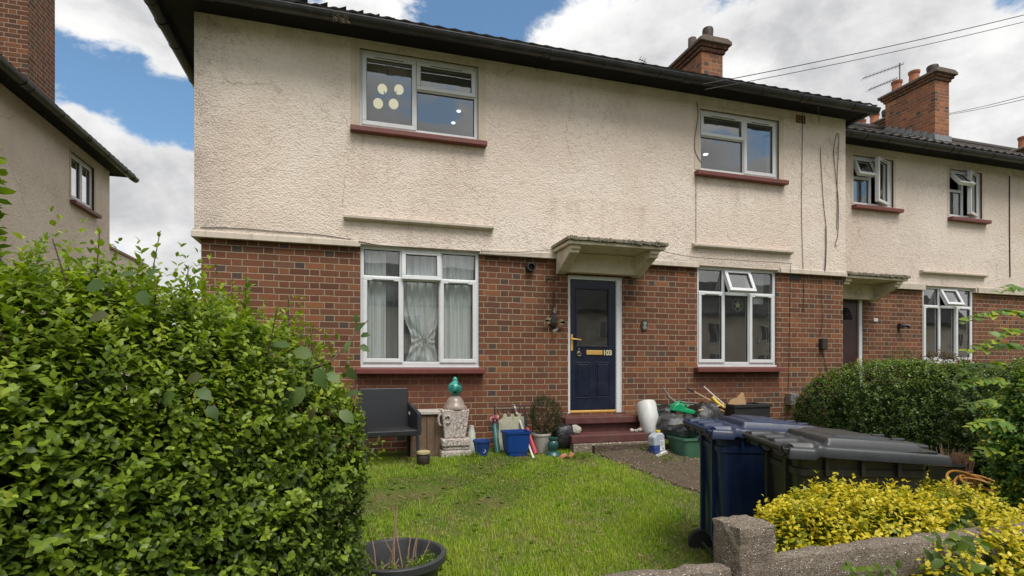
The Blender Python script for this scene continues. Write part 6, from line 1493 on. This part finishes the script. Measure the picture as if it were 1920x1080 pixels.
# ceiling lamp with four lit globes upstairs
g = W(727, 185, .62); o = thing('ceiling_lamp', (g.x, g.y, 5.65), 'lit ceiling lamp with four round globes, seen through the upstairs casement', 'lamp')
M_['globe'] = emit_mat('lit_globe', (1.0, .88, .50), .62)
mb = MB(); mb.tube([(g.x, g.y, 5.655), (g.x, g.y, g.z)], .008, 6)
for px, py in ((717, 167), (748, 168), (709, 194), (738, 195)): q = W(px, py, g.y - (.10 if py > 180 else -.1)); mb.tube([(g.x, g.y, g.z), q], .009, 6)
mb.build('stem', M_['iron'], o)
for px, py in ((717, 167), (748, 168), (709, 194), (738, 195)):
    q = W(px, py, g.y - (.10 if py > 180 else -.1)); mb = MB(); mb.lathe([(.065 * math.cos(R(a)) + 1e-4, .065 * math.sin(R(a))) for a in range(-90, 91, 15)], q, 20, cap=False); mb.build('globe', M_['globe'], o, smooth=True)
M_['spot'] = emit_mat('lit_spot', (1, .97, .9), 1.8)
for i, (px, py, lab) in enumerate(((860, 208, 'tiny lit ceiling spotlight, upper of the two behind the fixed pane'), (850, 230, 'tiny lit ceiling spotlight, lower of the two behind the fixed pane'))):
    q = W(px, py, .8); q = q + (q - CAM) * ((5.655 - q.z) / (q.z - CAM.z)); mb = MB(); mb.lathe([(.001, -.012), (.030, -.012), (.034, 0)], (q.x, q.y, 5.655), 14); tag(mb.build('spotlight', M_['spot']), lab, 'spotlight', 'ceiling spotlights upstairs')
q = W(1323, 289, 1.0); mb = MB(); mb.lathe([(.001, -.012), (.04, -.012), (.045, 0)], (q.x, q.y, min(5.655, q.z)), 14); tag(mb.build('spotlight', M_['spot']), 'tiny lit spotlight behind the lower pane of the upstairs window by the cables', 'spotlight')

# ------------------------------------------------------------------ foreground tub with dead stems
g = WT(742, 1046, 3.02); g.z = groundz(g.x, g.y); o = thing('plant_pot', tuple(g), 'wide dark grey plastic tub of dead stems on the lawn by the hedge', 'pot')
M_['greytub'] = plain('charcoal_plastic_tub', (.035, .037, .040), .42, .2, 8, .2, .003, dirt=(.12, .12, .10), dirt_amt=.3)
TR = .275; TH = .375
mb = MB(); mb.lathe([(.19, 0), (.20, .01), (TR - .03, TH - .05), (TR - .005, TH - .048), (TR + .003, TH - .04), (TR + .005, TH - .004), (TR, TH), (TR - .022, TH), (TR - .028, TH - .01), (TR - .045, TH - .14), (.175, .1)], g, 48); mb.build('tub', M_['greytub'], o, smooth=True)
M_['compost'] = plain('dark_compost', (.03, .02, .013), .95, .4, 40, 1, .02)
mb = MB(); mb.lathe([(.001, TH - .135), (.12, TH - .14), (TR - .047, TH - .15)], g, 30, cap=False); mb.build('soil', M_['compost'], o)
mb = MB(); rr = random.Random(12); M_['drystem'] = plain('dry_stem', (.26, .17, .11), .8, .3, 30)
for (dx, dy, h, lx, ly) in ((-.13, .05, .34, -.09, .05), (-.10, .02, .30, -.04, .08), (-.02, .05, .36, .02, .06), (-.01, .0, .42, .03, .10), (.05, .04, .38, -.06, .10), (.06, 0, .30, .04, .06), (.09, .05, .28, .06, .06), (.10, -.02, .22, .10, .02), (-.06, -.06, .2, -.12, .0), (.0, -.08, .16, .1, 0), (.02, .08, .25, -.1, .05), (-.15, -.04, .18, -.12, .02), (.12, .09, .24, .02, .02), (-.04, .1, .2, .05, 0)):
    b_ = g + Vector((dx, dy, TH - .15)); mb.tube([b_, b_ + Vector((lx * .4 + rr.uniform(-.01, .01), ly * .4, h * .5)), b_ + Vector((lx, ly, h))], [.0045, .004, .002], 5)
for i in range(26):
    b_ = g + Vector((rr.uniform(-.14, .14), rr.uniform(-.12, .12), TH - .13)); a = rr.uniform(0, 6.28); mb.tube([b_, b_ + Vector((.07 * math.cos(a), .07 * math.sin(a), rr.uniform(0, .04)))], .003, 4)
mb.build('dead_stems', M_['drystem'], o)
lq = Leafage(96); r = lq.r
for cx_, cy_, n in ((.16, -.03, 60), (-.12, -.10, 42), (-.02, -.14, 30), (.22, .03, 26), (-.22, -.06, 24)):
    P = np.array(g + Vector((cx_, cy_, TH - .07))) + r.normal(size=(n, 3)) * np.array([.05, .04, .02]); lq.sprigs(P, up * .5 + r.normal(size=P.shape) * .8, .04, 3, .022, .3, (.35, .75), .2)
lq.build('weed_leaves', M_['privet'], o)
mb = MB(); fr_ = g + Vector((.0, .27, TH + .005)); 
for i in range(9): a = R(-60 + i * 12); mb.tube([fr_, fr_ + Vector((.05 * math.sin(a), -.03, -.06 * math.cos(a)))], [.003, .0015], 4)
mb.build('dry_tuft', M_['greypole'], o)

# ------------------------------------------------------------------ the far side of the garden
p = WT(1776, 862, 5.7); z0 = groundz(p.x, p.y); o = thing('plant_pot', (p.x, p.y, z0), 'dark pot with dry grass at the foot of the dividing hedge', 'pot')
g = Vector((p.x, p.y, z0)); mb = MB(); mb.lathe([(.12, 0), (.17, .27), (.185, .275), (.185, .31), (.165, .31), (.15, .24)], g, 26, cap=False); mb.lathe([(.001, .24), (.155, .24)], g, 26, cap=False); mb.build('pot', M_['dkgrey'], o, smooth=True)
mb = MB()
for i in range(46): a = rnd.uniform(0, 6.28); q = rnd.uniform(.02, .1); b_ = g + Vector((q * math.cos(a), q * math.sin(a), .24)); mb.tube([b_, b_ + Vector((.6 * q * math.cos(a), .6 * q * math.sin(a), rnd.uniform(.12, .26)))], [.003, .0015], 4)
mb.build('dry_grass', M_['drystem'], o)
p = WT(1806, 866, 5.6); g = Vector((p.x, p.y, groundz(p.x, p.y))); o = thing('straw_bundle', tuple(g), 'upright bundle of rusty brown straw next to the pot of dry grass', 'bundle')
M_['straw'] = plain('rusty_straw', (.17, .085, .05), .9, .35, 40, .6, .004); mb = MB()
for i in range(150):
    a = rnd.uniform(0, 6.28); q = rnd.uniform(.02, .12); mb.tube([g + Vector((q * math.cos(a), q * math.sin(a), 0)), g + Vector((.55 * q * math.cos(a), .55 * q * math.sin(a), .22)), g + Vector((.8 * q * math.cos(a), .8 * q * math.sin(a), rnd.uniform(.32, .42)))], .006, 4)
mb.build('straw', M_['straw'], o); mb = MB(); mb.lathe([(.075, 0), (.082, .012), (.075, .024)], g + Vector((0, 0, .22)), 16); mb.build('tie', M_['twig'], o)
# coiled hose
c = WT(1850, 925, 4.9); gzv = groundz(c.x, c.y); o = thing('garden_hose', (c.x, c.y, gzv), 'loosely coiled yellow orange garden hose beside the leafy shrub', 'hose'); M_['hose'] = plain('orange_hose', (.48, .22, .035), .4, .15, 12)
pts = []
for i in range(150):
    t = i / 150 * 4.6 * 2 * math.pi; lp = i / 150; rx = .27 + .06 * math.sin(t * .37 + 1); zc = .20 + .07 * math.sin(t * .73); tilt = .55 * math.sin(t * .21 + .6)
    pts.append((c.x + rx * math.cos(t) + .06 * math.sin(t * .5), c.y + .22 * math.sin(t), gzv + max(.02, zc + .20 * math.sin(t + tilt) * (.5 + .5 * math.sin(t * .25) ** 2))))
mb = MB(); mb.tube(pts, .011, 8); mb.build('hose', M_['hose'], o, smooth=True)

# ------------------------------------------------------------------ roof top and overhead things
def aerial(px, py, base, t, booms, lab, s=1.0):
    p = WT(px, py, t); o = thing('television_aerial', (p.x, p.y, base), lab, 'aerial'); mb = MB(); mb.tube([(p.x, p.y, base), (p.x, p.y, p.z)], .014 * s, 6); mb.build('mast', M_['iron'], o)
    for (ax_, ay_, bx_, by_, n) in booms:
        a = WT(ax_, ay_, t - .3); b = WT(bx_, by_, t + .1); mb = MB(); mb.tube([a, b], .010 * s, 5); d = (b - a)
        for i in range(n): q = a + d * (i / n + .03); mb.tube([q + Vector((0, -.09, .03)) * s, q + Vector((0, .09, -.03)) * s], .005 * s, 4)
        mb.build('boom', M_['iron'], o)
    return o
aerial(1687, 118, 7.9, 14.5, ((1618, 147, 1694, 120, 11), (1628, 169, 1682, 147, 9)), 'thin twin boom television aerial beside the clay pots of the big chimney')
aerial(1208, 112, 7.6, 10.6, ((1199, 111, 1212, 117, 3),), 'tiny aerial stub standing up behind the ridge left of the nearer chimney', .8)
def span(name, a, b, lab, sag=.25, r_=.011, ext=1.0, group='overhead cables from the house'):
    a, b = Vector(a), Vector(b); b = a + (b - a) * ext; n = 24; pts = [a.lerp(b, i / n) - Vector((0, 0, sag * 4 * (i / n) * (1 - i / n))) for i in range(n + 1)]
    mb = MB(); mb.tube(pts, r_, 6); return tag(mb.build('overhead_cable', M_['cable'], smooth=True), lab, 'cable', group)
span('c', W(1318, 158, -.5), WT(1920, 16, 8.2), 'upper overhead cable leaving the gutter by the nearer chimney', .10, .0055, 1.7)
span('c', W(1322, 168, -.5), WT(1920, 29, 8.2), 'lower overhead cable leaving the gutter by the nearer chimney', .10, .0045, 1.7)
span('c', WT(1778, 213, 14.5), WT(1920, 175, 11.5), 'upper thin cable running out from the big chimney', .06, .006, 1.8, 'cables from the big chimney')
span('c', WT(1778, 215, 14.5), WT(1920, 181, 11.5), 'lower thin cable running out from the big chimney', .06, .006, 1.8, 'cables from the big chimney')

# ------------------------------------------------------------------ the row across the street, mirrored in the window panes
op = thing('terraced_house', (10, -23, 0), 'cream roughcast row with dark roof across the street, mirrored in the window glass', 'house')
mb = MB(); mb.box(-16, 48, -31, -23, -.2, 5.0); mb.build('rendered_wall', M_['stucco_far'], op)
mb = MB(); mb.prism([(-22.5, 4.95), (-22.5, 5.15), (-27, 8.0), (-31.5, 5.15), (-31.5, 4.95)], -16.4, 48.4, 'x'); mb.build('roof', M_['fascia'], op)
for i in range(16):
    x = -13 + i * 3.9
    for z0, z1 in ((1.1, 2.5), (3.3, 4.5)):
        mb = MB(); ring(mb, x, x + 1.3, z0, z1, -22.99, -22.93, .07); mb.box(x + .62, x + .68, -22.98, -22.94, z0, z1); f_ = mb.build('window', M_['upvc'], op)
        mb = MB(); mb.box(x + .05, x + 1.25, -22.99, -22.965, z0 + .05, z1 - .05); mb.build('pane', M_['seal'], f_)
for i in range(6): mb = MB(); x = -10 + i * 9.5; mb.box(x, x + .6, -27.8, -26.4, 7.2, 9.1); mb.box(x - .08, x + .68, -27.88, -26.32, 8.8, 9.0); mb.build('chimney', M_['brick_stack'], op)

assert all(o.name for o in bpy.data.objects)
